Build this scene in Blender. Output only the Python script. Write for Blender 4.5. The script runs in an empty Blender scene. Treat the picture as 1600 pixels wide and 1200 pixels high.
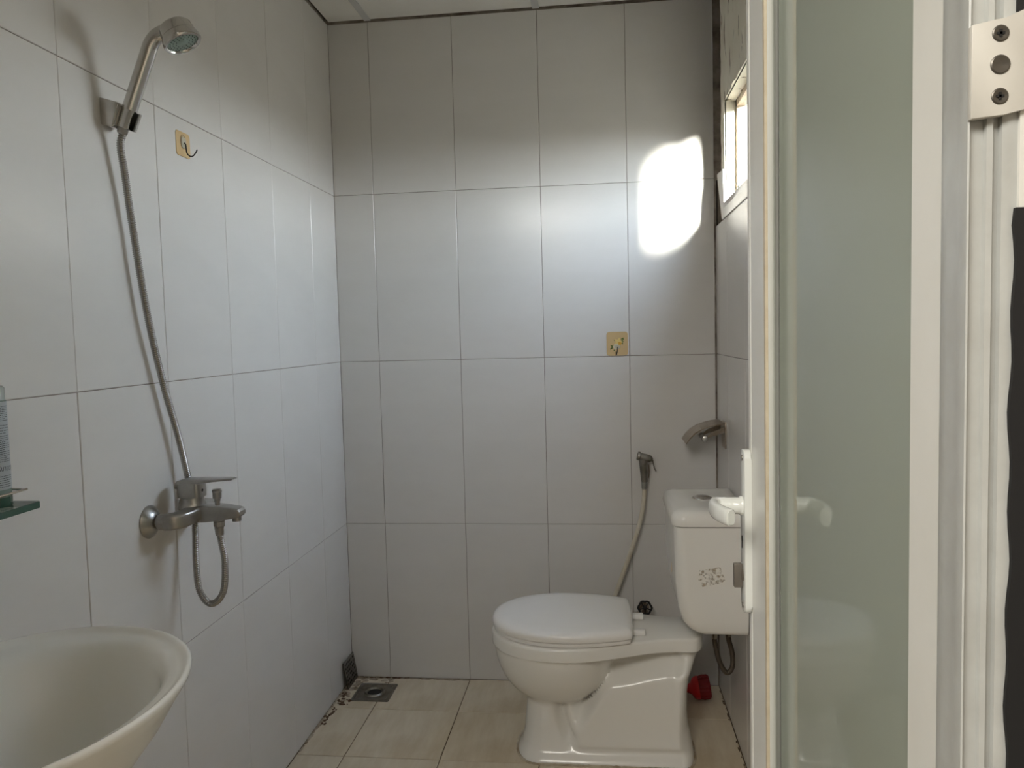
import bpy, bmesh, math, random
from mathutils import Vector, Matrix, noise

random.seed(7)
C = bpy.context.scene.collection
S = bpy.context.scene
PI = math.pi

# ---------------------------------------------------------------- camera
cam_d = bpy.data.cameras.new('camera')
cam = bpy.data.objects.new('camera', cam_d)
C.objects.link(cam)
cam.location = (0.94891, -2.75834, 1.26486)
cam.rotation_euler = (1.50701, 0.02521, 0.11388)
cam_d.sensor_width = 36.0
cam_d.lens = 36.0 * 1217.8 / 1600.0
cam_d.clip_start = 0.01
S.camera = cam

# ---------------------------------------------------------------- world: hazy bright sky, darker ground
W = bpy.data.worlds.new('sky')
S.world = W
W.use_nodes = True
nt = W.node_tree
for n in list(nt.nodes):
    nt.nodes.remove(n)
wo = nt.nodes.new('ShaderNodeOutputWorld')
bg = nt.nodes.new('ShaderNodeBackground')
tc = nt.nodes.new('ShaderNodeTexCoord')
sx = nt.nodes.new('ShaderNodeSeparateXYZ')
cr = nt.nodes.new('ShaderNodeValToRGB')
mr = nt.nodes.new('ShaderNodeMapRange')
mr.inputs['From Min'].default_value = -1
mr.inputs['From Max'].default_value = 1
nt.links.new(tc.outputs['Generated'], sx.inputs[0])
nt.links.new(sx.outputs['Z'], mr.inputs['Value'])
nt.links.new(mr.outputs[0], cr.inputs[0])
nt.links.new(cr.outputs[0], bg.inputs[0])
nt.links.new(bg.outputs[0], wo.inputs[0])
el = cr.color_ramp.elements
el[0].position = 0.0; el[0].color = (0.10, 0.10, 0.09, 1)
el[1].position = 1.0; el[1].color = (0.60, 0.72, 1.0, 1)
e = el.new(0.485); e.color = (0.14, 0.135, 0.12, 1)
e = el.new(0.515); e.color = (0.92, 0.95, 1.0, 1)
e = el.new(0.62); e.color = (0.78, 0.87, 1.0, 1)
bg.inputs[1].default_value = 27.0

# low hazy sun from the street side, skimming in through the small window
sun_d = bpy.data.lights.new('sun', 'SUN')
sun = bpy.data.objects.new('sun', sun_d)
C.objects.link(sun)
sun_d.energy = 120.0
sun_d.angle = math.radians(11)
sun_d.color = (1.0, 0.95, 0.86)
sun.location = (2.5, -4, 2.5)
sun.rotation_euler = Vector((-0.275, 1.0, -0.155)).to_track_quat('-Z', 'Y').to_euler()

# added fill lamp in the adjoining room, unseen behind the camera
ar_d = bpy.data.lights.new('hall_fill', 'AREA')
ar = bpy.data.objects.new('hall_fill', ar_d)
C.objects.link(ar)
ar_d.shape = 'RECTANGLE'
ar_d.size = 1.4
ar_d.size_y = 1.0
ar_d.energy = 80.0
ar_d.color = (1.0, 0.95, 0.86)
ar.location = (0.1, -3.35, 2.42)
ar.rotation_euler = Vector((0.10, 0.75, -1.0)).to_track_quat('-Z', 'Z').to_euler()

S.view_settings.view_transform = 'Standard'
S.view_settings.look = 'None'
S.view_settings.exposure = 0.0
S.view_settings.gamma = 1.0
S.view_settings.use_curve_mapping = False


# ---------------------------------------------------------------- materials
def mat(name, col, rough=0.5, metal=0.0, coat=0.0, spec=0.5, bump=0.0, bscale=40.0, mottle=0.0, mscale=6.0,
        mcol=None, trans=0.0, ior=1.45, stretch=(1, 1, 1), rvar=0.0):
    m = bpy.data.materials.new(name)
    m.use_nodes = True
    t = m.node_tree
    p = t.nodes['Principled BSDF']
    p.inputs['Base Color'].default_value = (*col, 1)
    p.inputs['Roughness'].default_value = rough
    p.inputs['Metallic'].default_value = metal
    p.inputs['Coat Weight'].default_value = coat
    p.inputs['Coat Roughness'].default_value = 0.05
    p.inputs['Specular IOR Level'].default_value = spec
    p.inputs['Transmission Weight'].default_value = trans
    p.inputs['IOR'].default_value = ior
    co = t.nodes.new('ShaderNodeTexCoord')
    mp = t.nodes.new('ShaderNodeMapping')
    mp.inputs['Scale'].default_value = stretch
    t.links.new(co.outputs['Object'], mp.inputs[0])
    if bump > 0:
        n = t.nodes.new('ShaderNodeTexNoise')
        n.inputs['Scale'].default_value = bscale
        n.inputs['Detail'].default_value = 4
        t.links.new(mp.outputs[0], n.inputs['Vector'])
        b = t.nodes.new('ShaderNodeBump')
        b.inputs['Strength'].default_value = bump
        b.inputs['Distance'].default_value = 0.002
        t.links.new(n.outputs[0], b.inputs['Height'])
        t.links.new(b.outputs[0], p.inputs['Normal'])
    if mottle > 0:
        n = t.nodes.new('ShaderNodeTexNoise')
        n.inputs['Scale'].default_value = mscale
        n.inputs['Detail'].default_value = 6
        n.inputs['Roughness'].default_value = 0.6
        t.links.new(mp.outputs[0], n.inputs['Vector'])
        r = t.nodes.new('ShaderNodeMapRange')
        r.inputs['From Min'].default_value = 0.35
        r.inputs['From Max'].default_value = 0.68
        r.inputs['To Max'].default_value = mottle
        t.links.new(n.outputs[0], r.inputs['Value'])
        mx = t.nodes.new('ShaderNodeMix')
        mx.data_type = 'RGBA'
        mx.inputs['A'].default_value = (*col, 1)
        mx.inputs['B'].default_value = (*(mcol or tuple(c * 0.6 for c in col)), 1)
        t.links.new(r.outputs[0], mx.inputs['Factor'])
        t.links.new(mx.outputs['Result'], p.inputs['Base Color'])
        if rvar:
            r2 = t.nodes.new('ShaderNodeMapRange')
            r2.inputs['To Min'].default_value = rough
            r2.inputs['To Max'].default_value = rough + rvar
            t.links.new(n.outputs[0], r2.inputs['Value'])
            t.links.new(r2.outputs[0], p.inputs['Roughness'])
    return m


M = {}
M['tile'] = mat('white_wall_tile', (0.69, 0.67, 0.645), 0.16, bump=0.10, bscale=9, stretch=(1, 1, 3), mottle=0.10, mscale=3, rvar=0.06)
M['grout'] = mat('grout', (0.13, 0.10, 0.08), 0.9, mottle=0.7, mscale=14, mcol=(0.45, 0.40, 0.34))
M['slot'] = mat('shadow_gap', (0.03, 0.024, 0.018), 0.95)  # near-black colour paints in the shade inside the gaps
M['grout_floor'] = mat('floor_grout', (0.13, 0.09, 0.055), 0.9, mottle=0.6, mscale=8)
M['ceil'] = mat('ceiling_board', (0.90, 0.885, 0.85), 0.6, bump=0.3, bscale=90, mottle=0.15, mscale=8)
M['ceilbar'] = mat('ceiling_bar_paint', (0.62, 0.62, 0.62), 0.4)
M['ceramic'] = mat('white_glazed_ceramic', (0.86, 0.845, 0.80), 0.22, coat=0.25)
M['seat'] = mat('white_seat_plastic', (0.89, 0.875, 0.85), 0.22)
M['chrome'] = mat('chrome', (0.62, 0.61, 0.59), 0.12, 1.0, bump=0.05, bscale=30, mottle=0.25, mscale=25, rvar=0.12)
M['darkscrew'] = mat('dark_screw', (0.13, 0.12, 0.105), 0.4, 0.8, mottle=0.5, mscale=60)
M['chrome_dull'] = mat('dull_chrome', (0.42, 0.41, 0.39), 0.24, 1.0, mottle=0.5, mscale=30, rvar=0.15)
M['steel'] = mat('stained_steel', (0.30, 0.29, 0.26), 0.36, 1.0, mottle=0.6, mscale=25, mcol=(0.10, 0.08, 0.06))
M['bronze'] = mat('tarnished_steel', (0.40, 0.35, 0.29), 0.34, 1.0, mottle=0.6, mscale=40, mcol=(0.22, 0.17, 0.12))
M['hose'] = mat('hose_metal', (0.36, 0.35, 0.335), 0.22, 1.0)
M['hose_in'] = mat('hose_dark', (0.08, 0.075, 0.07), 0.5, 0.6)
M['darkhole'] = mat('dark_hole', (0.012, 0.012, 0.012), 0.8)
M['black'] = mat('black_rubber', (0.010, 0.010, 0.011), 0.7)
M['blackwire'] = mat('black_wire', (0.02, 0.018, 0.016), 0.35, 0.6)
M['braid'] = mat('dark_braid', (0.10, 0.08, 0.062), 0.45, 0.7, bump=1.0, bscale=320)
M['whitepvc'] = mat('white_upvc', (0.78, 0.78, 0.745), 0.28, bump=0.03, bscale=20, mottle=0.25, mscale=5, mcol=(0.52, 0.52, 0.46))
M['greypvc'] = mat('grey_upvc', (0.52, 0.53, 0.51), 0.34, mottle=0.35, mscale=16, mcol=(0.36, 0.35, 0.31))
M['jambpvc'] = mat('grey_jamb_upvc', (0.50, 0.515, 0.50), 0.3, bump=0.03, bscale=20, mottle=0.5, mscale=30, mcol=(0.38, 0.38, 0.36))  # hinge jamb only, greyer than the other frame parts
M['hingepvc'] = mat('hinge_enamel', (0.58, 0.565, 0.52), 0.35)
M['gasket'] = mat('yellowed_gasket', (0.66, 0.58, 0.44), 0.5, mottle=0.4, mscale=50, mcol=(0.45, 0.35, 0.22))
M['handle'] = mat('white_handle_enamel', (0.80, 0.82, 0.79), 0.18, coat=0.3)
M['greyknob'] = mat('grey_thumb_turn', (0.20, 0.18, 0.155), 0.35, 0.4)
M['whitehose'] = mat('cream_hose', (0.62, 0.58, 0.49), 0.35, mottle=0.5, mscale=20, mcol=(0.46, 0.38, 0.26))
M['red'] = mat('red_plastic', (0.50, 0.008, 0.012), 0.35)
M['redbr'] = mat('dark_red_bristle', (0.20, 0.004, 0.008), 0.6)
M['dirt'] = mat('brown_dirt', (0.07, 0.038, 0.02), 0.95, mottle=0.7, mscale=60, mcol=(0.2, 0.13, 0.08))
M['cement'] = mat('rough_cement', (0.46, 0.40, 0.31), 0.95, bump=1.0, bscale=60, mottle=0.8, mscale=28, mcol=(0.15, 0.09, 0.05))
M['sealant'] = mat('dirty_sealant', (0.60, 0.55, 0.45), 0.8, mottle=0.9, mscale=18, mcol=(0.26, 0.18, 0.10))
M['card'] = mat('peach_sticker', (0.58, 0.415, 0.21), 0.4)
M['leafp'] = mat('green_print', (0.10, 0.15, 0.03), 0.5)
M['petal'] = mat('yellow_print', (0.72, 0.56, 0.20), 0.5)
M['petal2'] = mat('amber_print', (0.62, 0.33, 0.03), 0.5)
M['petal3'] = mat('pale_print', (0.62, 0.60, 0.48), 0.5)
M['clearplastic'] = mat('clear_pad', (0.55, 0.52, 0.42), 0.12, coat=0.5)
M['plasticgrey'] = mat('bottle_plastic', (0.23, 0.30, 0.27), 0.25)
M['capgrey'] = mat('grey_green_cap', (0.27, 0.31, 0.29), 0.15, coat=0.5)
M['botgreen'] = mat('dark_green_liquid', (0.02, 0.07, 0.05), 0.12, coat=0.3)
M['label'] = mat('silver_label', (0.42, 0.46, 0.49), 0.35)
M['print'] = mat('black_print', (0.03, 0.035, 0.04), 0.5)
M['hall'] = mat('hall_paint', (0.55, 0.50, 0.43), 0.8)
M['hallfloor'] = mat('hall_floor_tile', (0.20, 0.17, 0.13), 0.4)
M['wframe'] = mat('old_window_paint', (0.50, 0.42, 0.33), 0.5, mottle=0.7, mscale=30, mcol=(0.20, 0.13, 0.08))
M['reddot'] = mat('faded_red_sticker', (0.55, 0.16, 0.12), 0.5)
M['brownstk'] = mat('brown_sticker', (0.30, 0.22, 0.13), 0.5, mottle=0.8, mscale=120, mcol=(0.55, 0.45, 0.3))
M['shelfrail'] = mat('polished_rail', (0.55, 0.50, 0.45), 0.12, 1.0)

# floor tile: cream with wood-like streaks along y
m = mat('cream_floor_tile', (0.70, 0.62, 0.48), 0.22, bump=0.04, bscale=30, mottle=0.55, mscale=5,
        mcol=(0.54, 0.44, 0.30), stretch=(5.0, 0.9, 1))
M['floortile'] = m
t = m.node_tree
p = t.nodes['Principled BSDF']
src = p.inputs['Base Color'].links[0].from_socket
co = t.nodes.new('ShaderNodeTexCoord')
n1 = t.nodes.new('ShaderNodeTexNoise'); n1.inputs['Scale'].default_value = 3.5; n1.inputs['Detail'].default_value = 5
t.links.new(co.outputs['Object'], n1.inputs['Vector'])
sp = t.nodes.new('ShaderNodeSeparateXYZ'); t.links.new(co.outputs['Object'], sp.inputs[0])
rr = t.nodes.new('ShaderNodeMapRange'); rr.inputs['From Min'].default_value = 0.52; rr.inputs['From Max'].default_value = 0.66
rr.inputs['To Max'].default_value = 0.35
t.links.new(n1.outputs[0], rr.inputs['Value'])
mx = t.nodes.new('ShaderNodeMix'); mx.data_type = 'RGBA'; mx.inputs['B'].default_value = (0.44, 0.34, 0.21, 1)
t.links.new(src, mx.inputs['A']); t.links.new(rr.outputs[0], mx.inputs['Factor'])
t.links.new(mx.outputs['Result'], p.inputs['Base Color'])

# peeling plaster around the window
m = mat('peeling_plaster', (0.74, 0.70, 0.60), 0.85, bump=1.2, bscale=16, mottle=0.4, mscale=7, mcol=(0.60, 0.54, 0.42), stretch=(1, 1, 0.7))
M['plaster'] = m
t = m.node_tree
p = t.nodes['Principled BSDF']
src = p.inputs['Base Color'].links[0].from_socket
co = t.nodes.new('ShaderNodeTexCoord')
mp = t.nodes.new('ShaderNodeMapping'); mp.inputs['Scale'].default_value = (1, 1, 0.25)
t.links.new(co.outputs['Object'], mp.inputs[0])
n1 = t.nodes.new('ShaderNodeTexNoise'); n1.inputs['Scale'].default_value = 38; n1.inputs['Detail'].default_value = 8
t.links.new(mp.outputs[0], n1.inputs['Vector'])
rr = t.nodes.new('ShaderNodeMapRange'); rr.inputs['From Min'].default_value = 0.61; rr.inputs['From Max'].default_value = 0.65
t.links.new(n1.outputs[0], rr.inputs['Value'])
mx = t.nodes.new('ShaderNodeMix'); mx.data_type = 'RGBA'; mx.inputs['B'].default_value = (0.16, 0.12, 0.075, 1)
t.links.new(src, mx.inputs['A']); t.links.new(rr.outputs[0], mx.inputs['Factor'])
t.links.new(mx.outputs['Result'], p.inputs['Base Color'])

# glue residue patch on the cistern: broken flakes over the ceramic
m = bpy.data.materials.new('glue_residue'); m.use_nodes = True
M['residue'] = m
t = m.node_tree
p = t.nodes['Principled BSDF']; p.inputs['Base Color'].default_value = (0.56, 0.47, 0.36, 1); p.inputs['Roughness'].default_value = 0.8
co = t.nodes.new('ShaderNodeTexCoord'); n1 = t.nodes.new('ShaderNodeTexNoise'); n1.inputs['Scale'].default_value = 130
n1.inputs['Detail'].default_value = 3
t.links.new(co.outputs['Object'], n1.inputs['Vector'])
rr = t.nodes.new('ShaderNodeMapRange'); rr.inputs['From Min'].default_value = 0.48; rr.inputs['From Max'].default_value = 0.66
rr.inputs['To Max'].default_value = 0.5
t.links.new(n1.outputs[0], rr.inputs['Value']); t.links.new(rr.outputs[0], p.inputs['Alpha'])

# sheet glass for window and shelf
def thin_glass(name, col, refl_rough=0.03):
    m = bpy.data.materials.new(name); m.use_nodes = True
    t = m.node_tree
    for n in list(t.nodes): t.nodes.remove(n)
    o = t.nodes.new('ShaderNodeOutputMaterial'); tr = t.nodes.new('ShaderNodeBsdfTransparent')
    gl = t.nodes.new('ShaderNodeBsdfGlossy'); mi = t.nodes.new('ShaderNodeMixShader'); lw = t.nodes.new('ShaderNodeLayerWeight')
    lw.inputs['Blend'].default_value = 0.5
    pw = t.nodes.new('ShaderNodeMath'); pw.operation = 'POWER'; pw.inputs[1].default_value = 5.0
    fr = t.nodes.new('ShaderNodeMath'); fr.operation = 'MULTIPLY_ADD'; fr.inputs[1].default_value = 0.9; fr.inputs[2].default_value = 0.03
    t.links.new(lw.outputs['Facing'], pw.inputs[0]); t.links.new(pw.outputs[0], fr.inputs[0])
    tr.inputs[0].default_value = (*col, 1); gl.inputs['Roughness'].default_value = refl_rough
    t.links.new(fr.outputs[0], mi.inputs[0]); t.links.new(tr.outputs[0], mi.inputs[1]); t.links.new(gl.outputs[0], mi.inputs[2])
    t.links.new(mi.outputs[0], o.inputs[0])
    return m
M['winglass'] = thin_glass('window_glass', (0.93, 0.95, 0.94))
M['shelfglass'] = thin_glass('shelf_glass', (0.68, 0.78, 0.73))
M['glassedge'] = mat('green_glass_edge', (0.035, 0.10, 0.075), 0.08, coat=0.5)

# frosted grey-green door pane: milky body under a polished face
m = bpy.data.materials.new('frosted_green_glass'); m.use_nodes = True
M['doorglass'] = m
t = m.node_tree
for n in list(t.nodes): t.nodes.remove(n)
o = t.nodes.new('ShaderNodeOutputMaterial')
df = t.nodes.new('ShaderNodeBsdfDiffuse'); df.inputs[0].default_value = (0.47, 0.52, 0.44, 1)
tl = t.nodes.new('ShaderNodeBsdfTranslucent'); tl.inputs[0].default_value = (0.62, 0.70, 0.62, 1)
gl = t.nodes.new('ShaderNodeBsdfGlossy'); gl.inputs['Roughness'].default_value = 0.0
fr = t.nodes.new('ShaderNodeFresnel'); fr.inputs[0].default_value = 1.75
mi = t.nodes.new('ShaderNodeMixShader'); mi.inputs[0].default_value = 0.30
m2 = t.nodes.new('ShaderNodeMixShader')
t.links.new(df.outputs[0], mi.inputs[1]); t.links.new(tl.outputs[0], mi.inputs[2])
t.links.new(fr.outputs[0], m2.inputs[0]); t.links.new(mi.outputs[0], m2.inputs[1]); t.links.new(gl.outputs[0], m2.inputs[2])
t.links.new(m2.outputs[0], o.inputs[0])


# ---------------------------------------------------------------- geometry helpers
def B():
    return bmesh.new()


def fin(name, bm, m, parent=None, smooth=True, ang=35, kind=None, label=None):
    bmesh.ops.recalc_face_normals(bm, faces=bm.faces)
    me = bpy.data.meshes.new(name)
    bm.to_mesh(me)
    bm.free()
    me.materials.append(m)
    if smooth:
        me.shade_smooth()
        me.set_sharp_from_angle(angle=math.radians(ang))
    o = bpy.data.objects.new(name, me)
    C.objects.link(o)
    if parent:
        o.parent = parent
    if kind: o['kind'] = kind
    if label: o['label'] = label
    return o


def empty(name, loc=(0, 0, 0)):
    o = bpy.data.objects.new(name, None)
    o.empty_display_size = 0.05
    C.objects.link(o)
    return o


def tag(o, label, cat, group=None, kind=None):
    o['label'] = label
    o['category'] = cat
    if group: o['group'] = group
    if kind: o['kind'] = kind
    return o


def merge(bm, tmp):
    me = bpy.data.meshes.new('tmp')
    tmp.to_mesh(me)
    tmp.free()
    bm.from_mesh(me)
    bpy.data.meshes.remove(me)


def box(bm, x0, x1, y0, y1, z0, z1, bev=0.0, seg=2, mtx=None):
    t = bmesh.new()
    bmesh.ops.create_cube(t, size=1.0)
    for v in t.verts:
        v.co = Vector((x0 + (x1 - x0) * (v.co.x + .5), y0 + (y1 - y0) * (v.co.y + .5), z0 + (z1 - z0) * (v.co.z + .5)))
    if bev > 0:
        bmesh.ops.bevel(t, geom=list(t.edges), offset=bev, segments=seg, profile=0.5, affect='EDGES', clamp_overlap=True)
    if mtx is not None:
        t.transform(mtx)
    merge(bm, t)


def frame(ax):
    ax = Vector(ax).normalized()
    up = Vector((0, 0, 1)) if abs(ax.z) < 0.9 else Vector((1, 0, 0))
    u = ax.cross(up).normalized()
    v = ax.cross(u).normalized()
    return ax, u, v


def lathe(bm, prof, org, axis, n=32, cap0=True, cap1=True, square=None):
    """prof: list of (radius, height along axis)."""
    ax, u, v = frame(axis)
    org = Vector(org)
    rings = []
    for r, h in prof:
        ring = []
        for i in range(n):
            a = 2 * PI * i / n
            ring.append(bm.verts.new(org + ax * h + (u * math.cos(a) + v * math.sin(a)) * r))
        rings.append(ring)
    skin(bm, rings, cap0, cap1)


def skin(bm, rings, cap0=True, cap1=True, closed=False):
    n = len(rings[0])
    for a, b in zip(rings, rings[1:] + (rings[:1] if closed else [])):
        for i in range(n):
            j = (i + 1) % n
            try:
                bm.faces.new((a[i], a[j], b[j], b[i]))
            except ValueError:
                pass
    if not closed:
        if cap0: bm.faces.new(list(reversed(rings[0])))
        if cap1: bm.faces.new(rings[-1])


def loft(bm, rings, cap0=True, cap1=True):
    skin(bm, [[bm.verts.new(p) for p in r] for r in rings], cap0, cap1)


def catmull(pts, k=8):
    P = [Vector(p) for p in pts]
    P = [P[0] * 2 - P[1]] + P + [P[-1] * 2 - P[-2]]
    out = []
    for i in range(1, len(P) - 2):
        for j in range(k):
            s = j / k
            p0, p1, p2, p3 = P[i - 1:i + 3]
            out.append(0.5 * ((2 * p1) + (p2 - p0) * s + (2 * p0 - 5 * p1 + 4 * p2 - p3) * s * s + (3 * p1 - p0 - 3 * p2 + p3) * s ** 3))
    out.append(P[-2])
    return out


def resample(pts, step):
    L = [0]
    for a, b in zip(pts, pts[1:]): L.append(L[-1] + (b - a).length)
    n = max(2, int(L[-1] / step))
    out = []
    k = 0
    for i in range(n + 1):
        d = L[-1] * i / n
        while k < len(L) - 2 and L[k + 1] < d: k += 1
        s = (d - L[k]) / max(1e-9, L[k + 1] - L[k])
        out.append(pts[k].lerp(pts[k + 1], min(1, s)))
    return out


def tube(bm, pts, r, n=12, caps=True, closed=False, flat=None):
    pts = [Vector(p) for p in pts]
    N = len(pts)
    rad = (lambda i: r) if not callable(r) else r
    tg = []
    for i in range(N):
        if closed:
            tg.append((pts[(i + 1) % N] - pts[i - 1]).normalized())
        else:
            tg.append((pts[min(N - 1, i + 1)] - pts[max(0, i - 1)]).normalized())
    _, u, _ = frame(tg[0])
    rings = []
    for i in range(N):
        u = (u - tg[i] * u.dot(tg[i])).normalized()
        v = tg[i].cross(u)
        ring = []
        for k in range(n):
            a = 2 * PI * k / n
            ring.append(bm.verts.new(pts[i] + (u * math.cos(a) + v * math.sin(a)) * rad(i)))
        rings.append(ring)
    skin(bm, rings, caps, caps, closed)


def prism(bm, poly, mapf, d0, d1, bev=0.0, seg=2):
    """poly of 2-D points, mapf(a,b,d) -> 3-D point; extruded from d0 to d1."""
    t = bmesh.new()
    A = [t.verts.new(mapf(a, b, d0)) for a, b in poly]
    D = [t.verts.new(mapf(a, b, d1)) for a, b in poly]
    n = len(poly)
    t.faces.new(list(reversed(A)))
    t.faces.new(D)
    for i in range(n):
        j = (i + 1) % n
        t.faces.new((A[i], A[j], D[j], D[i]))
    if bev:
        bmesh.ops.bevel(t, geom=list(t.edges), offset=bev, segments=seg, profile=0.5, affect='EDGES', clamp_overlap=True)
    merge(bm, t)


def rrect(w, h, r, n=5):
    pts = []
    for cx, cy, a0 in ((w / 2 - r, h / 2 - r, 0), (-w / 2 + r, h / 2 - r, 90), (-w / 2 + r, -h / 2 + r, 180), (w / 2 - r, -h / 2 + r, 270)):
        for i in range(n + 1):
            a = math.radians(a0 + 90 * i / n)
            pts.append((cx + r * math.cos(a), cy + r * math.sin(a)))
    return pts


def sstep(a, b, x):
    t = max(0, min(1, (x - a) / (b - a)))
    return t * t * (3 - 2 * t)


# ---------------------------------------------------------------- room shell
WR = 1.3432
CZ = 2.3819
ZR = [0.0, 0.5808, 1.1793, 1.7778, CZ - 0.003]
FY = -2.30          # room face of the front wall
JT = 0.0014         # joint width
TT = 0.009          # tile thickness


def add_tiles(parent, m, us, vs, mapf, tilt=0.0011, name='tile', skip=None, polyf=None, thick=TT, jw=JT):
    """us, vs: edge coordinates; mapf(u,v,d): d = depth into the room, 0 = nominal surface."""
    cache = {}
    for i in range(len(us) - 1):
        for j in range(len(vs) - 1):
            if skip and skip(i, j): continue
            u0, u1, v0, v1 = us[i] + jw / 2, us[i + 1] - jw / 2, vs[j] + jw / 2, vs[j + 1] - jw / 2
            cu, cv = (u0 + u1) / 2, (v0 + v1) / 2
            w, h = u1 - u0, v1 - v0
            O = mapf(cu, cv, 0)
            U = (mapf(cu + 1, cv, 0) - O)
            V = (mapf(cu, cv + 1, 0) - O)
            D = (mapf(cu, cv, 1) - O)
            key = (round(w, 4), round(h, 4))
            if key not in cache:
                bm = B()
                b = 0.0010
                rings = []
                for (e, d) in ((0, -thick), (0, -b), (b * 1.2, 0)):
                    rings.append([U * (sx_ * (w / 2 - e)) + V * (sy_ * (h / 2 - e)) + D * d
                                  for sx_, sy_ in ((-1, -1), (1, -1), (1, 1), (-1, 1))])
                loft(bm, rings)
                bmesh.ops.recalc_face_normals(bm, faces=bm.faces)
                me = bpy.data.meshes.new(name)
                bm.to_mesh(me); bm.free()
                me.materials.append(m)
                cache[key] = me
            o = bpy.data.objects.new(name, cache[key])
            C.objects.link(o)
            o.parent = parent
            k = 1.0 if tilt else 0
            o.location = O + D * (random.uniform(-0.0003, 0.0003) * k)
            rx, ry = random.uniform(-tilt, tilt), random.uniform(-tilt, tilt)
            q = Matrix.Rotation(rx, 4, U) @ Matrix.Rotation(ry, 4, V)
            o.rotation_euler = q.to_euler()


# floor
bm = B()
box(bm, -0.10, 1.50, FY - 0.14, 0.10, -0.12, -0.0025)
floor = fin('floor', bm, M['grout_floor'], smooth=False)
tag(floor, 'bathroom floor of cream streaked square tiles with thin dark joints', 'floor', kind='structure')
xs = [0.0, 0.150, 0.446, 0.745, 1.045, WR]
ys = [0.0, -0.246, -0.546, -0.846, -1.146, -1.446, -1.746, -2.046, FY]
add_tiles(floor, M['floortile'], xs, list(reversed(ys)), lambda u, v, d: Vector((u, v, d)), tilt=0.0006, jw=0.0028)

# left wall
bm = B()
box(bm, -0.12, -0.0022, FY - 0.12, 0.0, -0.12, CZ + 0.08)
wl = fin('wall_left', bm, M['grout'], smooth=False)
tag(wl, 'left wall of tall white glossy tiles behind the shower', 'wall', kind='structure')
ys = [0.0] + [-(0.238 + 0.3013 * i) for i in range(7)] + [FY]
add_tiles(wl, M['tile'], list(reversed(ys)), ZR, lambda u, v, d: Vector((d, u, v)))

# back wall
bm = B()
box(bm, -0.12, 1.52, 0.0022, 0.12, -0.12, CZ + 0.08)
wb = fin('wall_back', bm, M['grout'], smooth=False)
tag(wb, 'back wall of tall white glossy tiles facing the camera', 'wall', kind='structure')
xs = [0.0] + [0.1458 + 0.3 * i for i in range(4)] + [WR - 0.004]
add_tiles(wb, M['tile'], xs, ZR, lambda u, v, d: Vector((u, -d, v)))

# right wall: tiled below, peeling plaster around the window above
WY0, WY1, WZ0, WZ1 = -0.90, -0.205, 1.66, 1.975      # window opening
XO = WR + 0.075
ZT = 1.6150
bm = B()
box(bm, WR + 0.008, XO, FY - 0.12, -0.0, -0.12, ZT)
box(bm, WR + 0.008, XO, FY - 0.12, -0.16, ZT, WZ0)
box(bm, WR + 0.002, XO, FY - 0.12, -0.145, WZ1, CZ + 0.08)
box(bm, WR + 0.002, XO, WY1, -0.145, WZ0, WZ1)
box(bm, WR + 0.002, XO, FY - 0.12, WY0, WZ0, WZ1)
wr = fin('wall_right', bm, M['plaster'], smooth=False)
tag(wr, 'right wall, white tiles below and peeling cream plaster around the window', 'wall', kind='structure')
# crumbled plaster skin with uneven thickness
bm = B()
def skinpatch(y0, y1, z0, z1, ny, nz):
    vs = []
    for i in range(ny + 1):
        row = []
        for j in range(nz + 1):
            y = y0 + (y1 - y0) * i / ny
            z = z0 + (z1 - z0) * j / nz
            nn = noise.noise(Vector((y * 14, z * 7, 3)))
            d = 0.004 * max(-0.3, min(1, nn * 2.2)) + 0.0012 * noise.noise(Vector((y * 60, z * 40, 1)))
            row.append(bm.verts.new((WR - 0.001 - d, y, z)))
        vs.append(row)
    for i in range(ny):
        for j in range(nz):
            bm.faces.new((vs[i][j], vs[i + 1][j], vs[i + 1][j + 1], vs[i][j + 1]))
    # rim returning to the wall
    edge = [vs[i][0] for i in range(ny + 1)] + [vs[ny][j] for j in range(1, nz + 1)] + [vs[i][nz] for i in range(ny - 1, -1, -1)] + [vs[0][j] for j in range(nz - 1, 0, -1)]
    low = [bm.verts.new((WR + 0.006, v.co.y, v.co.z)) for v in edge]
    for i in range(len(edge)):
        j = (i + 1) % len(edge)
        bm.faces.new((edge[i], edge[j], low[j], low[i]))
skinpatch(-2.29, -0.146, WZ1, CZ - 0.002, 130, 40)
skinpatch(WY1, -0.146, WZ0, WZ1, 8, 40)
fin('plaster_layer', bm, M['plaster'], wr, ang=60)
bm = B()
box(bm, WR + 0.06, XO + 0.02, -0.145, 0.0, 1.55, CZ + 0.05)
box(bm, WR + 0.003, WR + 0.0078, -0.0042, 0.0, 0.9, 1.77)
fin('corner_gap', bm, M['slot'], wr, smooth=False, label='dirty gap beside the back wall, its shadow painted black')
ys = [-0.006] + [-(0.238 + 0.3013 * i) for i in range(7)] + [FY]
add_tiles(wr, M['tile'], list(reversed(ys)), [0.0, 0.5808, 1.1793, ZT], lambda u, v, d: Vector((WR - d, u, v)))
# apron of white tile under the opening, standing proud
bm = B()
prism(bm, [(-0.072, 1.772), (-0.170, 1.613), (-0.95, 1.613), (-0.95, 1.66), (-0.215, 1.66), (-0.200, 1.768), (-0.078, 1.777)],
      lambda a, b, d: Vector((d, a, b)), WR - 0.004, WR + 0.008, 0.0010, 1)
fin('apron_tile', bm, M['tile'], wr, label='cut white tile standing proud under the window')
bm = B()
box(bm, WR - 0.0045, XO, WY0, WY1, WZ0 - 0.016, WZ0, 0.002)
fin('sill_slab', bm, M['tile'], wr, label='white sill slab')

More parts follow.
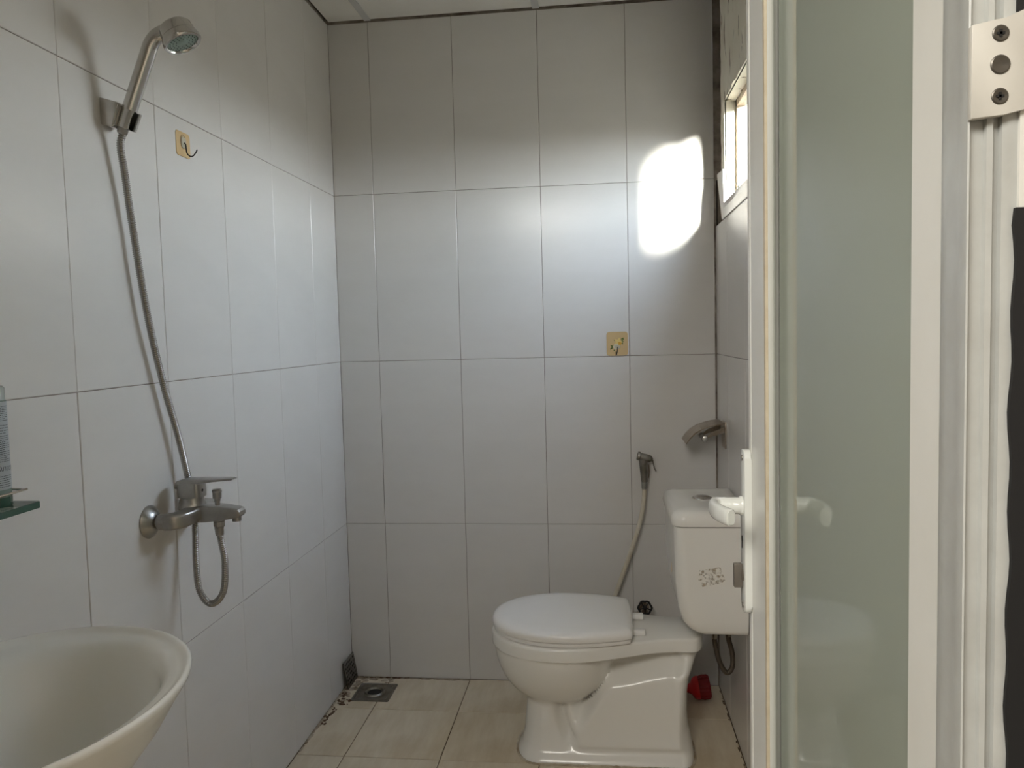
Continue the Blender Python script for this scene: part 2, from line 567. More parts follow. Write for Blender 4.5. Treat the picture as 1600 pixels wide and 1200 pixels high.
# window
w1 = empty('window_1')
tag(w1, 'small window in the right wall glaring with daylight, old painted frame', 'window', kind='structure')
fx0, fx1 = WR + 0.036, WR + 0.066
bm = B()
box(bm, fx0, fx1, WY1 - 0.018, WY1, WZ0, WZ1, 0.002)
box(bm, fx0, fx1, WY0, WY0 + 0.018, WZ0, WZ1, 0.002)
box(bm, fx0, fx1, WY0, WY1, WZ1 - 0.02, WZ1, 0.002)
box(bm, fx0, fx1, WY0, WY1, WZ0, WZ0 + 0.014, 0.002)
wf = fin('window_frame', bm, M['wframe'], w1, label='flaking brownish painted frame')
for y in (-0.55,):
    bm = B(); box(bm, fx0 + .004, fx1 - .004, y - 0.010, y + 0.010, WZ0 + 0.014, WZ1 - 0.02, 0.002)
    fin('mullion', bm, M['wframe'], w1)
for a, b in ((WY0 + 0.018, -0.56), (-0.54, WY1 - 0.018)):
    bm = B(); box(bm, fx0 + .012, fx0 + .016, a, b, WZ0 + 0.014, WZ1 - 0.02)
    fin('pane', bm, M['winglass'], w1, smooth=False)
bm = B(); lathe(bm, [(0.004, 0), (0.005, 0.004), (0.003, 0.007)], (fx0, -0.265, 1.70), (-1, 0, 0), 10)
fin('latch_stud', bm, M['steel'], w1)

# front wall with doorway
DX0, DX1, DZ = 0.36, 1.22, 2.12
bm = B()
box(bm, 0.0, DX0, FY - 0.12, FY, -0.12, CZ + 0.08)
box(bm, DX1, WR + 0.008, FY - 0.12, FY, -0.12, CZ + 0.08)
box(bm, DX0, DX1, FY - 0.12, FY, DZ, CZ + 0.08)
wf_ = fin('wall_front', bm, M['hall'], smooth=False)
tag(wf_, 'front wall around the doorway the picture is taken through', 'wall', kind='structure')

# ceiling
bm = B()
box(bm, -0.12, XO, FY - 0.12, 0.12, CZ + 0.012, CZ + 0.10)
ce = fin('ceiling', bm, M['slot'], smooth=False)
tag(ce, 'low suspended ceiling of white boards in painted metal bars', 'ceiling', kind='structure')
cxs = [0.003, 0.148, 0.744, WR + 0.002]
cys = [-0.004, -0.62, -1.23, -1.84, FY]
for i in range(3):
    for j in range(4):
        bm = B(); box(bm, cxs[i] + 0.004, cxs[i + 1] - 0.004, cys[j + 1] + 0.004, cys[j] - 0.003, CZ + 0.003, CZ + 0.012, 0.001, 1)
        fin('ceiling_board', bm, M['ceil'], ce, smooth=False)
for x in (0.148, 0.744):
    bm = B()
    box(bm, x - 0.012, x + 0.012, FY, -0.003, CZ - 0.0005, CZ + 0.0028, 0.0006, 1)
    fin('ceiling_bar', bm, M['ceilbar'], ce, smooth=False)
for y in cys[1:4]:
    bm = B()
    for a, b in ((0.003, 0.134), (0.162, 0.730), (0.758, WR)):
        box(bm, a, b, y - 0.012, y + 0.012, CZ, CZ + 0.0028, 0.0006, 1)
    fin('ceiling_bar', bm, M['ceilbar'], ce, smooth=False)

# adjoining room behind the photographer (closed box lit by the added fill lamp)
bm = B()
box(bm, -1.6, 1.45, -5.1, FY - 0.14, -0.12, -0.003)
hf = fin('floor_hall', bm, M['hallfloor'], smooth=False)
tag(hf, 'floor of the adjoining room behind the camera', 'floor', kind='structure')
bm = B()
box(bm, -1.6, 1.45, -5.1, FY - 0.14, 2.5, 2.58)
hc = fin('ceiling_hall', bm, M['hall'], smooth=False)
tag(hc, 'ceiling of the adjoining room behind the camera', 'ceiling', kind='structure')
for nm, a in (('wall_hall_left', (-1.7, -1.6, -5.1, FY - 0.12)), ('wall_hall_right', (1.45, 1.55, -5.1, FY - 0.0)),
              ('wall_hall_back', (-1.7, 1.55, -5.2, -5.1))):
    bm = B(); box(bm, a[0], a[1], a[2], a[3], -0.003, 2.5)
    o = fin(nm, bm, M['hall'], smooth=False)
    tag(o, 'painted ' + nm.replace('_', ' ').replace('wall hall', '').strip() + ' wall of the adjoining room behind the camera', 'wall', kind='structure')
bm = B()
box(bm, -1.7, -0.12, FY - 0.14, FY - 0.0, -0.003, 2.5)
o = fin('wall_hall_front', bm, M['hall'], smooth=False)
tag(o, 'wall of the adjoining room beside the bathroom doorway', 'wall', kind='structure')

# door frame (jamb) : profiled white upvc
jz1 = 2.10
tr = empty('trim_1')
tag(tr, 'white profiled plastic door frame at the right edge of the picture', 'door frame', kind='structure')
prof = [(1.1490, -2.2775), (1.1455, -2.2785), (1.1420, -2.2850), (1.1400, -2.2980), (1.1392, -2.3100), (1.1376, -2.3170), (1.1360, -2.3250), (1.1360, -2.3300),
        (1.1368, -2.3306), (1.1376, -2.3275), (1.1446, -2.3275), (1.1452, -2.3300), (1.1480, -2.3304), (1.1484, -2.3275), (1.1520, -2.3270), (1.1526, -2.3298), (1.1560, -2.3306), (1.1600, -2.3300),
        (1.2200, -2.3300), (1.2200, -2.2775)]
bm = B()
prism(bm, prof, lambda a, b, d: Vector((a, b, d)), 0.0, jz1)
jamb = fin('hinge_jamb', bm, M['jambpvc'], tr, ang=40)
bm = B()
box(bm, 0.36, 0.40, -2.42, -2.28, 0.0, jz1, 0.002)
fin('lock_jamb', bm, M['whitepvc'], tr)
bm = B()
box(bm, 0.36, 1.20, -2.42, -2.28, jz1, jz1 + 0.02, 0.002)
fin('head_jamb', bm, M['whitepvc'], tr)
# wavy black rubber seal
bm = B()
pl = []
N = 150
z0_, z1_ = 0.02, 1.3224
for i in range(N + 1):
    z = z0_ + (z1_ - z0_) * i / N
    pl.append((1.1578 - 0.0008 * math.sin(z * 120) - 0.0005 * math.sin(z * 47 + 1) + (0.0015 if z > 1.320 else 0), z))
poly = pl + [(1.20, z1_), (1.20, z0_)]
prism(bm, poly, lambda a, b, d: Vector((a, d, b)), -2.3330, -2.3300)
fin('rubber_seal', bm, M['black'], tr, label='wavy-edged black rubber seal')
bm = B()
box(bm, 1.158, 1.20, -2.332, -2.330, 1.4195, 2.09)
fin('rubber_seal', bm, M['black'], tr)
bm = B()
box(bm, 1.160, 1.19, -2.332, -2.330, 1.3224, 1.4195)
fin('frame_flange', bm, M['whitepvc'], tr, smooth=False)
# white hinge plate on the jamb
bm = B()
hp = [(1.1356, 1.4132), (1.1450, 1.4148), (1.1520, 1.4152), (1.1620, 1.4200), (1.1750, 1.4250), (1.1750, 1.3740), (1.1610, 1.3706), (1.1510, 1.3684), (1.1356, 1.3668)]
prism(bm, hp, lambda a, b, d: Vector((a, d, b)), -2.3345, -2.3300, 0.0006)
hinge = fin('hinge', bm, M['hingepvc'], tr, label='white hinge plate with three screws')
for z, r in ((1.4082, 0.0041), (1.3930, 0.0048), (1.3775, 0.0041)):
    bm = B()
    lathe(bm, [(r, 0), (r, 0.0003), (r * .85, 0.0007), (r * .45, 0.0004), (r * .2, 0.0001)], (1.1490, -2.3345, z), (0, -1, 0), 20)
    fin('screw', bm, M['darkscrew'], hinge)
    if z != 1.3930:
        bm = B()
        for a, b in ((.0019, .0006), (.0006, .0019)):
            box(bm, 1.1490 - a, 1.1490 + a, -2.3352, -2.3349, z - b, z + b)
        fin('screw', bm, M['darkhole'], hinge, smooth=False, label='dark cross slot of the screw')

# ---------------------------------------------------------------- door leaf (open, parallel to the right wall)
LX, LX2 = 1.147, 1.187
GX = 1.1650
d1 = empty('door_1')
tag(d1, 'open door leaf with white frame and frosted grey-green pane at right', 'door', kind='structure')
LZ0, LZ1 = 0.012, 2.085
HY0, HY1 = -2.276, -1.649
bm = B()
# lock stile, stepped profile
prof = [(LX, -1.690), (LX + .0015, -1.688), (LX + .0015, -1.684), (LX, -1.682), (LX, -1.668), (LX + .004, -1.664), (LX + .004, -1.652), (LX + .007, HY1), (LX2, HY1), (LX2, -1.765), (GX, -1.765), (LX, -1.7735)]
prism(bm, prof, lambda a, b, d: Vector((a, b, d)), LZ0, LZ1)
ls = fin('lock_stile', bm, M['whitepvc'], d1, ang=30)
bm = B()
prism(bm, [(LX, -2.228), (LX, HY0), (LX2, HY0), (LX2, -2.228)], lambda a, b, d: Vector((a, b, d)), LZ0, LZ1, 0.001, 1)
fin('hinge_stile', bm, M['whitepvc'], d1)
for z0, z1, nm in ((LZ1 - 0.11, LZ1, 'top_rail'), (LZ0, LZ0 + 0.16, 'bottom_rail')):
    bm = B(); box(bm, LX, LX2, -2.228, -1.782, z0, z1, 0.001, 1)
    fin(nm, bm, M['whitepvc'], d1)
bm = B()
box(bm, LX - .0004, LX + .003, -1.7815, -1.7735, LZ0 + .16, LZ1 - .11)
fin('glazing_gasket', bm, M['gasket'], d1, smooth=False, label='yellowed gasket strip')
bm = B()
prism(bm, [(LX + .003, -1.7812), (LX + .008, -1.7800), (LX + .012, -1.7770), (LX + .013, -1.7740), (GX, -1.7700), (GX, -1.7600), (LX + .003, -1.7735)],
      lambda a, b, d: Vector((a, b, d)), LZ0 + .16, LZ1 - .11)
fin('glazing_bead', bm, M['whitepvc'], d1)
bm = B()
box(bm, GX, GX + 0.005, -2.240, -1.775, LZ0 + .15, LZ1 - .10)
fin('glass_pane', bm, M['doorglass'], d1, smooth=False)
# handle plate and furniture
PX = LX - 0.0095
bm = B()
pc = (-1.672, 0.987)
prism(bm, [(pc[0] + a, pc[1] + b) for a, b in rrect(0.034, 0.226, 0.012, 6)], lambda a, b, d: Vector((d, a, b)), PX, LX, 0.0025, 3)
hpz = fin('handle_plate', bm, M['handle'], d1, ang=50)
bm = B()
lathe(bm, [(0.0135, 0), (0.0135, 0.003), (0.0115, 0.0045), (0.0115, 0.018), (0.0120, 0.030)], (PX, -1.668, 1.021), (-1, 0, 0), 24)
pth = catmull([(1.1140, -1.6670, 1.021), (1.1030, -1.6710, 1.0215), (1.0975, -1.682, 1.022), (1.0965, -1.705, 1.0235), (1.0985, -1.730, 1.0250), (1.1045, -1.752, 1.0260), (1.1085, -1.760, 1.0260)], 8)
rings = []
for i, q in enumerate(pth):
    tt = (pth[min(len(pth) - 1, i + 1)] - pth[max(0, i - 1)]).normalized()
    nn = tt.cross(Vector((0, 0, 1))).normalized()
    s = i / (len(pth) - 1)
    hh = 0.0120 - 0.0012 * s
    ww = 0.0105 - 0.0035 * sstep(0, .4, s)
    if s > .96: ww *= .75; hh *= .86
    ring = []
    for k in range(20):
        a = 2 * PI * k / 20
        ca, sa = math.cos(a), math.sin(a)
        ring.append(q + nn * ww * abs(ca) ** .7 * (1 if ca > 0 else -1) + Vector((0, 0, 1)) * hh * abs(sa) ** .7 * (1 if sa > 0 else -1))
    rings.append(ring)
loft(bm, rings)
fin('lever_handle', bm, M['handle'], hpz, ang=60)
bm = B()
lathe(bm, [(0.0085, 0), (0.0085, 0.002)], (PX, -1.672, 0.926), (-1, 0, 0), 20)
box(bm, PX - 0.013, PX - 0.001, -1.6765, -1.6675, 0.908, 0.942, 0.002)
fin('thumb_turn', bm, M['greyknob'], hpz, label='grey thumb turn')
bm = B()
lathe(bm, [(0.0045, 0), (0.0045, 0.0006)], (PX, -1.668, 0.975), (-1, 0, 0), 16)
box(bm, PX - .0006, PX, -1.670, -1.666, 0.962, 0.974)
fin('keyhole', bm, M['darkhole'], hpz, smooth=False)
for z in (1.088, 0.882):
    bm = B(); lathe(bm, [(0.0042, 0), (0.0040, 0.0010), (0.001, 0.0013)], (PX, -1.670, z), (-1, 0, 0), 16)
    fin('screw', bm, M['steel'], hpz)
# plate and lever on the far face
bm = B()
prism(bm, [(pc[0] + a, pc[1] + b) for a, b in rrect(0.034, 0.226, 0.012, 6)], lambda a, b, d: Vector((d, a, b)), LX2, LX2 + .009, 0.002, 2)
fin('handle_plate', bm, M['handle'], d1)

# ---------------------------------------------------------------- toilet
T = empty('toilet')
tag(T, 'white two-piece toilet with closed lid standing against the right wall', 'toilet')
TY = -0.43


def lerp_tab(tab, z):
    if z <= tab[0][0]: return tab[0][1]
    for (a, va), (b, vb) in zip(tab, tab[1:]):
        if z <= b:
            return va + (vb - va) * (z - a) / (b - a)
    return tab[-1][1]


REAR = [(0.0, 1.203), (0.04, 1.197), (0.09, 1.186), (0.14, 1.183), (0.20, 1.184), (0.25, 1.191), (0.29, 1.207), (0.32, 1.222), (0.345, 1.230), (0.375, 1.232)]
PFRONT = [(0.0, 0.672), (0.02, 0.684), (0.06, 0.694), (0.12, 0.700), (0.18, 0.706), (0.25, 0.72), (0.40, 0.76)]
RIM_Z = 0.375


def rim_w(x):
    xt, xm = 0.599, 0.815
    if x < xt: return 0
    if x < xm:
        w = 0.186 * math.sqrt(max(0, 1 - ((xm - x) / (xm - xt)) ** 2.15))
    else:
        w = 0.186 - 0.094 * sstep(0.83, 1.16, x)
    xe = 1.232
    if x > xe - 0.05:
        w *= math.sqrt(max(0, 1 - ((x - (xe - .05)) / .05) ** 3))
    return w


def body_w(x, z):
    # bowl
    wb_ = 0
    if z > 0.148:
        f = math.sqrt(max(0, 1 - ((0.365 - z) / 0.218) ** 2.3))
        xm = 0.805
        rx = 0.200 * f ** .85
        if x < xm:
            q = 1 - (abs(xm - x) / max(1e-6, rx)) ** 2.15
            wb_ = 0.179 * f * math.sqrt(max(0, q))
        else:
            rr_ = 0.175 * f
            q = 1 - ((x - xm) / rr_) ** 2
            wb_ = 0.179 * f * math.sqrt(max(0, q))
    # pedestal
    xl, xr = lerp_tab(PFRONT, z), lerp_tab(REAR, z)
    wp = 0
    if xl < x < xr:
        base = 0.098 - 0.012 * sstep(0.0, .10, z)
        base += 0.020 * (1 - sstep(0.0, 0.035, z))                       # foot
        ef = 1.0
        s = (x - xl) / 0.075
        if s < 1: ef *= (max(0, 1 - (1 - s) ** 2.2)) ** (1 / 2.2)
        s = (xr - x) / 0.045
        if s < 1: ef *= (max(0, 1 - (1 - s) ** 2.4)) ** (1 / 2.4)
        # groove between the front column and the trapway panel
        gx = 0.812 + 0.040 * (1 - sstep(0.0, 0.15, z))
        g = math.exp(-((x - gx) / 0.017) ** 2) * sstep(0.03, 0.07, z) * (1 - sstep(.17, .24, z))
        base -= 0.036 * g
        # diagonal hollow climbing back, above the trapway bulge
        top = 0.115 + 0.130 * sstep(0.855, 0.965, x) + 0.035 * sstep(0.95, 1.15, x)     # crest line of the bulge
        hollow = sstep(top - 0.020, top + 0.040, z) * sstep(0.82, 0.88, x)
        base -= 0.052 * hollow * (1 - 0.45 * sstep(0.30, 0.345, z))
        # bulge panel
        base += 0.010 * sstep(0.82, 0.86, x) * (1 - sstep(1.15, 1.18, x)) * (1 - sstep(top - .03, top, z)) * sstep(.035, .05, z)
        base += 0.022 * sstep(1.14, 1.185, x) * sstep(.05, .2, z)
        wp = base * ef
    if wb_ <= 0 or wp <= 0: return max(wb_, wp)
    k = 0.022
    h = max(k - abs(wb_ - wp), 0) / k
    return max(wb_, wp) + h * h * k * .25


def body_ring(z, f, x0, x1, n=110):
    pts = []
    xs_ = [x0 + (x1 - x0) * (0.5 - 0.5 * math.cos(PI * i / n)) for i in range(n + 1)]
    ws = [f(x) for x in xs_]
    ws[0] = ws[-1] = 0
    for x, w in zip(xs_, ws): pts.append(Vector((x, TY - w, z)))
    for x, w in list(zip(xs_, ws))[-2:0:-1]: pts.append(Vector((x, TY + w, z)))
    return pts


rings = []
zs = [0.0, 0.004] + [0.0075 * i for i in range(1, 44)] + [0.330]
for z in zs:
    f = math.sqrt(max(0, 1 - ((0.365 - z) / 0.218) ** 2.3)) if z > .148 else 0
    x0 = min(lerp_tab(PFRONT, z), (0.805 - 0.200 * f ** .85) if f > 0 else 9)
    x1 = lerp_tab(REAR, z)
    rings.append(body_ring(z, lambda x: body_w(x, z), x0, x1))
for z, inset in ((0.3335, 0.006), (0.336, 0.0005), (0.342, 0.0), (0.366, 0.0), (0.3725, 0.002), (0.375, 0.007)):
    rings.append(body_ring(z, lambda x: max(0, rim_w(x) - inset * 1.0), 0.5992 + inset, 1.232 - inset))
bm = B()
skin(bm, [[bm.verts.new(p) for p in r] for r in rings], True, True)
bmesh.ops.remove_doubles(bm, verts=bm.verts, dist=0.0002)
fin('bowl', bm, M['ceramic'], T, ang=50)


def lid_outline(inset, z, back=1.022, n=40, dome=0):
    pts = []
    xt, xm, wm = 0.603 + inset, 0.830, 0.184 - inset
    for i in range(n + 1):
        a = PI / 2 + PI * i / n
        ca, sa = math.cos(a), math.sin(a)
        pts.append(Vector((xm + (xm - xt) * (-(abs(ca) ** .95)), TY + wm * (abs(sa) ** .95) * (1 if sa > 0 else -1), z)))
    bx = back - inset
    wb2 = 0.147 - inset
    for i in range(1, 9):
        s = i / 8
        pts.append(Vector((xm + (bx - 0.012 - xm) * s, TY - (wm + (wb2 - wm) * s * s), z)))
    pts.append(Vector((bx - 0.003, TY - wb2 + 0.004, z)))
    pts.append(Vector((bx, TY - wb2 + 0.014, z)))
    for s in (.25, .5, .75):
        pts.append(Vector((bx + 0.004 * math.sin(PI * s), TY + (wb2 - .014) * (2 * s - 1), z)))
    pts.append(Vector((bx, TY + wb2 - 0.014, z)))
    pts.append(Vector((bx - 0.003, TY + wb2 - 0.004, z)))
    for i in range(8, 0, -1):
        s = i / 8
        pts.append(Vector((xm + (bx - 0.012 - xm) * s, TY + (wm + (wb2 - wm) * s * s), z)))
    return pts


bm = B()
loft(bm, [lid_outline(0.010, 0.3765), lid_outline(0.004, 0.378), lid_outline(0.003, 0.386), lid_outline(0.006, 0.3885)])
fin('seat_ring', bm, M['seat'], T, ang=50)
bm = B()
loft(bm, [lid_outline(0.006, 0.3900), lid_outline(0.0005, 0.3915), lid_outline(-0.001, 0.400), lid_outline(0.001, 0.409), lid_outline(0.007, 0.4155), lid_outline(0.018, 0.4185),
          lid_outline(0.045, 0.4200), lid_outline(0.09, 0.4210)])
fin('lid', bm, M['seat'], T, ang=50)
for y in (TY + .065, TY - .065):
    bm = B()
    box(bm, 1.008, 1.062, y - .013, y + .013, 0.3755, 0.3905, 0.003)
    box(bm, 1.008, 1.028, y - .016, y + .016, 0.383, 0.404, 0.004)
    fin('seat_hinge', bm, M['seat'], T)

# cistern
def srect(x0, x1, y0, y1, z, r, n=6):
    out = []
    rw = 0.006
    for cx, cy, a0, q in ((x1 - rw, y1 - rw, 0, rw), (x0 + r, y1 - r, 90, r), (x0 + r, y0 + r, 180, r), (x1 - rw, y0 + rw, 270, rw)):
        for i in range(n + 1):
            a = math.radians(a0 + 90 * i / n)
            out.append(Vector((cx + q * math.cos(a), cy + q * math.sin(a), z)))
    return out

XW = WR - 0.0025
bm = B()
loft(bm, [srect(1.215, XW, -.575, -.285, .4125, .03), srect(1.195, XW, -.588, -.272, .4165, .034), srect(1.178, XW, -.594, -.266, .428, .036), srect(1.162, XW, -.597, -.263, .448, .036),
          srect(1.150, XW, -.600, -.26, .49, .034), srect(1.143, XW, -.602, -.258, .56, .032), srect(1.140, XW, -.603, -.257, .66, .030), srect(1.139, XW, -.603, -.257, .7205, .030)])
ck = fin('cistern', bm, M['ceramic'], T, ang=50)
bm = B()
loft(bm, [srect(1.141, XW, -.601, -.259, .7225, .030), srect(1.134, XW, -.608, -.252, .7240, .034), srect(1.132, XW, -.610, -.250, .735, .036), srect(1.134, XW, -.608, -.252, .750, .036),
          srect(1.142, XW, -.600, -.260, .7605, .034), srect(1.158, XW - .004, -.584, -.276, .7655, .030), srect(1.19, XW - .03, -.55, -.31, .7675, .02)])
cl = fin('cistern_lid', bm, M['ceramic'], T, ang=50)
bm = B()
lathe(bm, [(0.0300, -0.004), (0.0300, 0.001), (0.0275, 0.0025), (0.0265, 0.0015)], (1.236, -.43, .7675), (0, 0, 1), 36)
lathe(bm, [(0.0255, 0.0), (0.0250, 0.0035), (0.018, 0.0062), (0.006, 0.0075)], (1.236, -.43, .7675), (0, 0, 1), 36)
fin('flush_button', bm, M['chrome'], cl, label='oval-looking chrome flush button')
bm = B()
prism(bm, [(1.187, -.436), (1.194, -.430), (1.187, -.421), (1.181, -.428)], lambda a, b, d: Vector((a, b, d)), .7660, .7669)
fin('sticker', bm, M['reddot'], cl, label='faded red sticker scrap', smooth=False)
bm = B()
prism(bm, [(1.206, .602), (1.262, .612), (1.275, .575), (1.262, .566), (1.214, .556), (1.203, .575)], lambda a, b, d: Vector((a, d, b)), -.6036, -.6026)
fin('glue_mark', bm, M['residue'], ck, label='flaked glue mark of a removed sticker', smooth=False)
bm = B()
lathe(bm, [(0.0150, 0), (0.0150, 0.0010)], (1.1430, -.462, .568), (-1, 0, 0), 20)
fin('sticker', bm, M['brownstk'], ck, label='small brown round sticker')

# silicone bead round the foot
bm = B()
ring = [p.copy() for p in body_ring(0.0, lambda x: body_w(x, 0.0), .672, 1.203)]
ring = [Vector((p.x + (0.002 if p.x > .93 else -0.002) , p.y + (0.003 if p.y > TY else -0.003), .0015)) for i, p in enumerate(ring)]
tube(bm, ring, lambda i: 0.0035 + 0.0020 * noise.noise(Vector((i * .7, 0, 0))), 8, False, True)
fin('sealant', bm, M['sealant'], T, label='dirty cement bead round the foot')

# braided supply hose under the cistern
bm = B()
pts = catmull([(1.268, -.45, .411), (1.266, -.45, .372), (1.2665, -.45, .345), (1.271, -.45, .315), (1.281, -.45, .277), (1.300, -.449, .2465), (1.317, -.446, .262), (1.318, -.442, .304), (1.308, -.438, .346), (1.306, -.436, .385), (1.312, -.434, .411)], 8)
tube(bm, pts, 0.0074, 14)
sh = fin('supply_hose', bm, M['braid'], T, label='dark braided supply hose looping under the cistern')
for q in ((1.2665, -.45, .350), (1.309, -.437, .352)):
    bm = B(); lathe(bm, [(0.0085, 0), (0.0085, 0.016), (0.0065, 0.018)], q, (0, 0, 1), 6)
    fin('hose_nut', bm, M['bronze'], sh)
bm = B()
lathe(bm, [(0.018, 0), (0.018, -0.014), (0.012, -0.016), (0.012, -0.03)], (1.252, -.45, .412), (0, 0, 1), 24)
fin('cistern_inlet', bm, M['whitehose'], T)

# ---------------------------------------------------------------- hose path helper: ribbed metal hose
def ribbed(pts, r, pitch, name, m, parent):
    P = resample(catmull(pts, 10), pitch / 4)
    bm = B()
    pr = [0.80, 1.0, 1.03, 0.82]
    tube(bm, P, lambda i: r * pr[i % 4], 12)
    return fin(name, bm, m, parent, ang=80)


# ---------------------------------------------------------------- hand shower, holder, hose
HY = -1.31
hb = empty('shower_holder')
tag(hb, 'chrome wall bracket holding the hand shower on the left wall', 'bracket')
bm = B()
prism(bm, [(0.0, 1.739), (0.0, 1.688), (0.022, 1.681), (0.026, 1.684), (0.038, 1.722), (0.036, 1.728)], lambda a, b, d: Vector((a, d, b)), HY - .021, HY + .021, 0.0022)
fin('wall_bracket', bm, M['chrome'], hb, ang=30)
bm = B()
ax = Vector((0.0445, 0, 0.104)).normalized()
base = Vector((0.0400, HY, 1.681))
# open clip ring: C-shaped sleeve
u = Vector((0, 1, 0)); v = ax.cross(u).normalized()
ring_o, ring_i = [], []
rings = []
for h in (0.0, 0.036):
    ro, ri = [], []
    for i in range(21):
        a = math.radians(-62 + 304 * i / 20) + math.radians(-90 + 62)
        ro.append(base + ax * h + (u * math.cos(a) + v * math.sin(a)) * 0.0175)
        ri.append(base + ax * h + (u * math.cos(a) + v * math.sin(a)) * 0.0130)
    rings.append([bm.verts.new(p) for p in ro + ri[::-1]])
skin(bm, rings, True, True)
fin('clip_ring', bm, M['chrome'], hb, ang=35)

hs = empty('hand_shower')
tag(hs, 'chrome hand shower with round head tilted in its left wall bracket', 'shower head')
bm = B()
neck = catmull([(0.036, HY, 1.683), (0.043, HY, 1.703), (0.050, HY, 1.721), (0.072, HY, 1.773), (0.0915, HY, 1.819), (0.100, HY, 1.838), (0.114, HY, 1.853), (0.138, HY, 1.862)], 6)
nN = len(neck)
def hr(i):
    s = i / (nN - 1)
    return 0.0108 + 0.0034 * sstep(0.12, .30, s) - 0.0008 * sstep(.6, 1, s)
tube(bm, neck, hr, 20)
fin('handle', bm, M['chrome'], hs, ang=60)
hax = Vector((0.40, 0.02, -0.86)).normalized()
hc_ = Vector((0.1650, HY, 1.8345))
bm = B()
lathe(bm, [(0.020, -0.0400), (0.0275, -0.0385), (0.0310, -0.0340), (0.0325, -0.0200), (0.0330, -0.0175), (0.0322, -0.0170)], hc_, hax, 48)
fin('head_shell', bm, M['chrome'], hs, ang=35)
bm = B()
lathe(bm, [(0.0318, -0.0172), (0.0335, -0.0168), (0.0362, -0.0075), (0.0365, -0.0030), (0.0345, 0.0005), (0.0310, 0.0010), (0.0285, -0.0015), (0.0280, -0.0040)], hc_, hax, 48, True, False)
fin('head_ring', bm, M['chrome'], hs, ang=50)
bm = B()
lathe(bm, [(0.0282, -0.005), (0.0282, -0.0030), (0.024, -0.0022), (0.010, -0.0022), (0.008, -0.0012), (0.002, -0.0012)], hc_, hax, 40)
sf = fin('spray_face', bm, M['plasticgrey'], hs, label='grey spray face')
axx, uu, vv = frame(hax)
bm = B()
for rr_, nn_ in ((0.013, 10), (0.019, 16), (0.0245, 22)):
    for i in range(nn_):
        a = 2 * PI * i / nn_
        lathe(bm, [(0.0007, -0.0025), (0.0006, -0.0010)], hc_ + (uu * math.cos(a) + vv * math.sin(a)) * rr_, hax, 6)
fin('nozzles', bm, M['darkhole'], sf, kind='stuff', smooth=False)

hose_pts = [(0.0325, HY, 1.676), (0.0235, -1.307, 1.650), (0.0215, -1.295, 1.600), (0.0185, -1.275, 1.505), (0.020, -1.245, 1.339), (0.019, -1.20, 1.192), (0.023, -1.155, 1.063), (0.0255, -1.130, 0.973),
            (0.033, -1.120, 0.899), (0.0375, -1.130, 0.843), (0.041, -1.14, 0.773), (0.052, -1.15, 0.713), (0.083, -1.16, 0.688), (0.1145, -1.165, 0.716), (0.1245, -1.17, 0.782), (0.119, -1.17, 0.826), (0.116, -1.17, 0.846)]
H = empty('shower_hose')
tag(H, 'long ribbed chrome hose hanging from hand shower to mixer tap and looping below', 'hose')
ribbed(hose_pts, 0.0074, 0.0042, 'ribbed_sleeve', M['hose'], H)
bm = B(); lathe(bm, [(0.0085, 0), (0.0095, 0.004), (0.0100, 0.018), (0.0085, 0.020)], (0.1165, -1.17, 0.844), (-.06, 0, 1), 20)
fin('ferrule', bm, M['chrome_dull'], H)
bm = B(); lathe(bm, [(0.0085, 0), (0.0100, 0.004), (0.0100, 0.014)], (0.0295, HY, 1.6725), (0.4, 0, 1), 20)
fin('ferrule', bm, M['chrome_dull'], H)

# ---------------------------------------------------------------- mixer tap
MX = empty('mixer_tap')
tag(MX, 'satin chrome wall mixer tap with flat lever and short spout on the left wall', 'tap')
CY = -1.17
for sgn in (-1, 1):
    y = CY + sgn * 0.075
    bm = B()
    lathe(bm, [(0.0345, 0), (0.0350, 0.003), (0.0330, 0.006), (0.0225, 0.0150), (0.0165, 0.0190), (0.0130, 0.0195)], (0.0, y, .892), (1, 0, 0), 40)
    fin('wall_flange', bm, M['chrome_dull'], MX, ang=30)
    bm = B()
    lathe(bm, [(0.0115, 0.017), (0.0115, 0.023), (0.0165, 0.024), (0.0170, 0.026), (0.0170, 0.039), (0.0160, 0.0405), (0.0130, 0.041)], (0.0, y, .892), (1, 0, 0), 10)
    fin('union_nut', bm, M['chrome_dull'], MX, ang=25)
# U-shaped body: rings swept along y
def secring(c, tangent, hw, hh, n=32, p=.45):
    t_ = Vector(tangent).normalized()
    z_ = Vector((0, 0, 1))
    s_ = t_.cross(z_).normalized()
    up_ = s_.cross(t_)
    out = []
    for k in range(n):
        a = 2 * PI * k / n
        ca, sa = math.cos(a), math.sin(a)
        out.append(Vector(c) + s_ * hw * abs(ca) ** p * (1 if ca > 0 else -1) + up_ * hh * abs(sa) ** p * (1 if sa > 0 else -1))
    return out
bm = B()
path = [((0.040, CY - .075, .892), (1, 0, 0), .0165, .0165), ((0.050, CY - .074, .892), (1, .3, 0), .0172, .0170), ((0.060, CY - .066, .893), (.7, 1, 0), .0185, .0170),
        ((0.066, CY - .045, .894), (.2, 1, 0), .0190, .0165), ((0.067, CY - .02, .895), (0, 1, 0), .0210, .0170), ((0.067, CY + .02, .895), (0, 1, 0), .0210, .0170),
        ((0.066, CY + .045, .894), (-.2, 1, 0), .0190, .0165), ((0.060, CY + .066, .893), (-.7, 1, 0), .0185, .0170), ((0.050, CY + .074, .892), (-1, .3, 0), .0172, .0170), ((0.040, CY + .075, .892), (-1, 0, 0), .0165, .0165)]
loft(bm, [secring(c, t_, a, b) for c, t_, a, b in path])
fin('tap_body', bm, M['chrome_dull'], MX, ang=40)
bm = B()
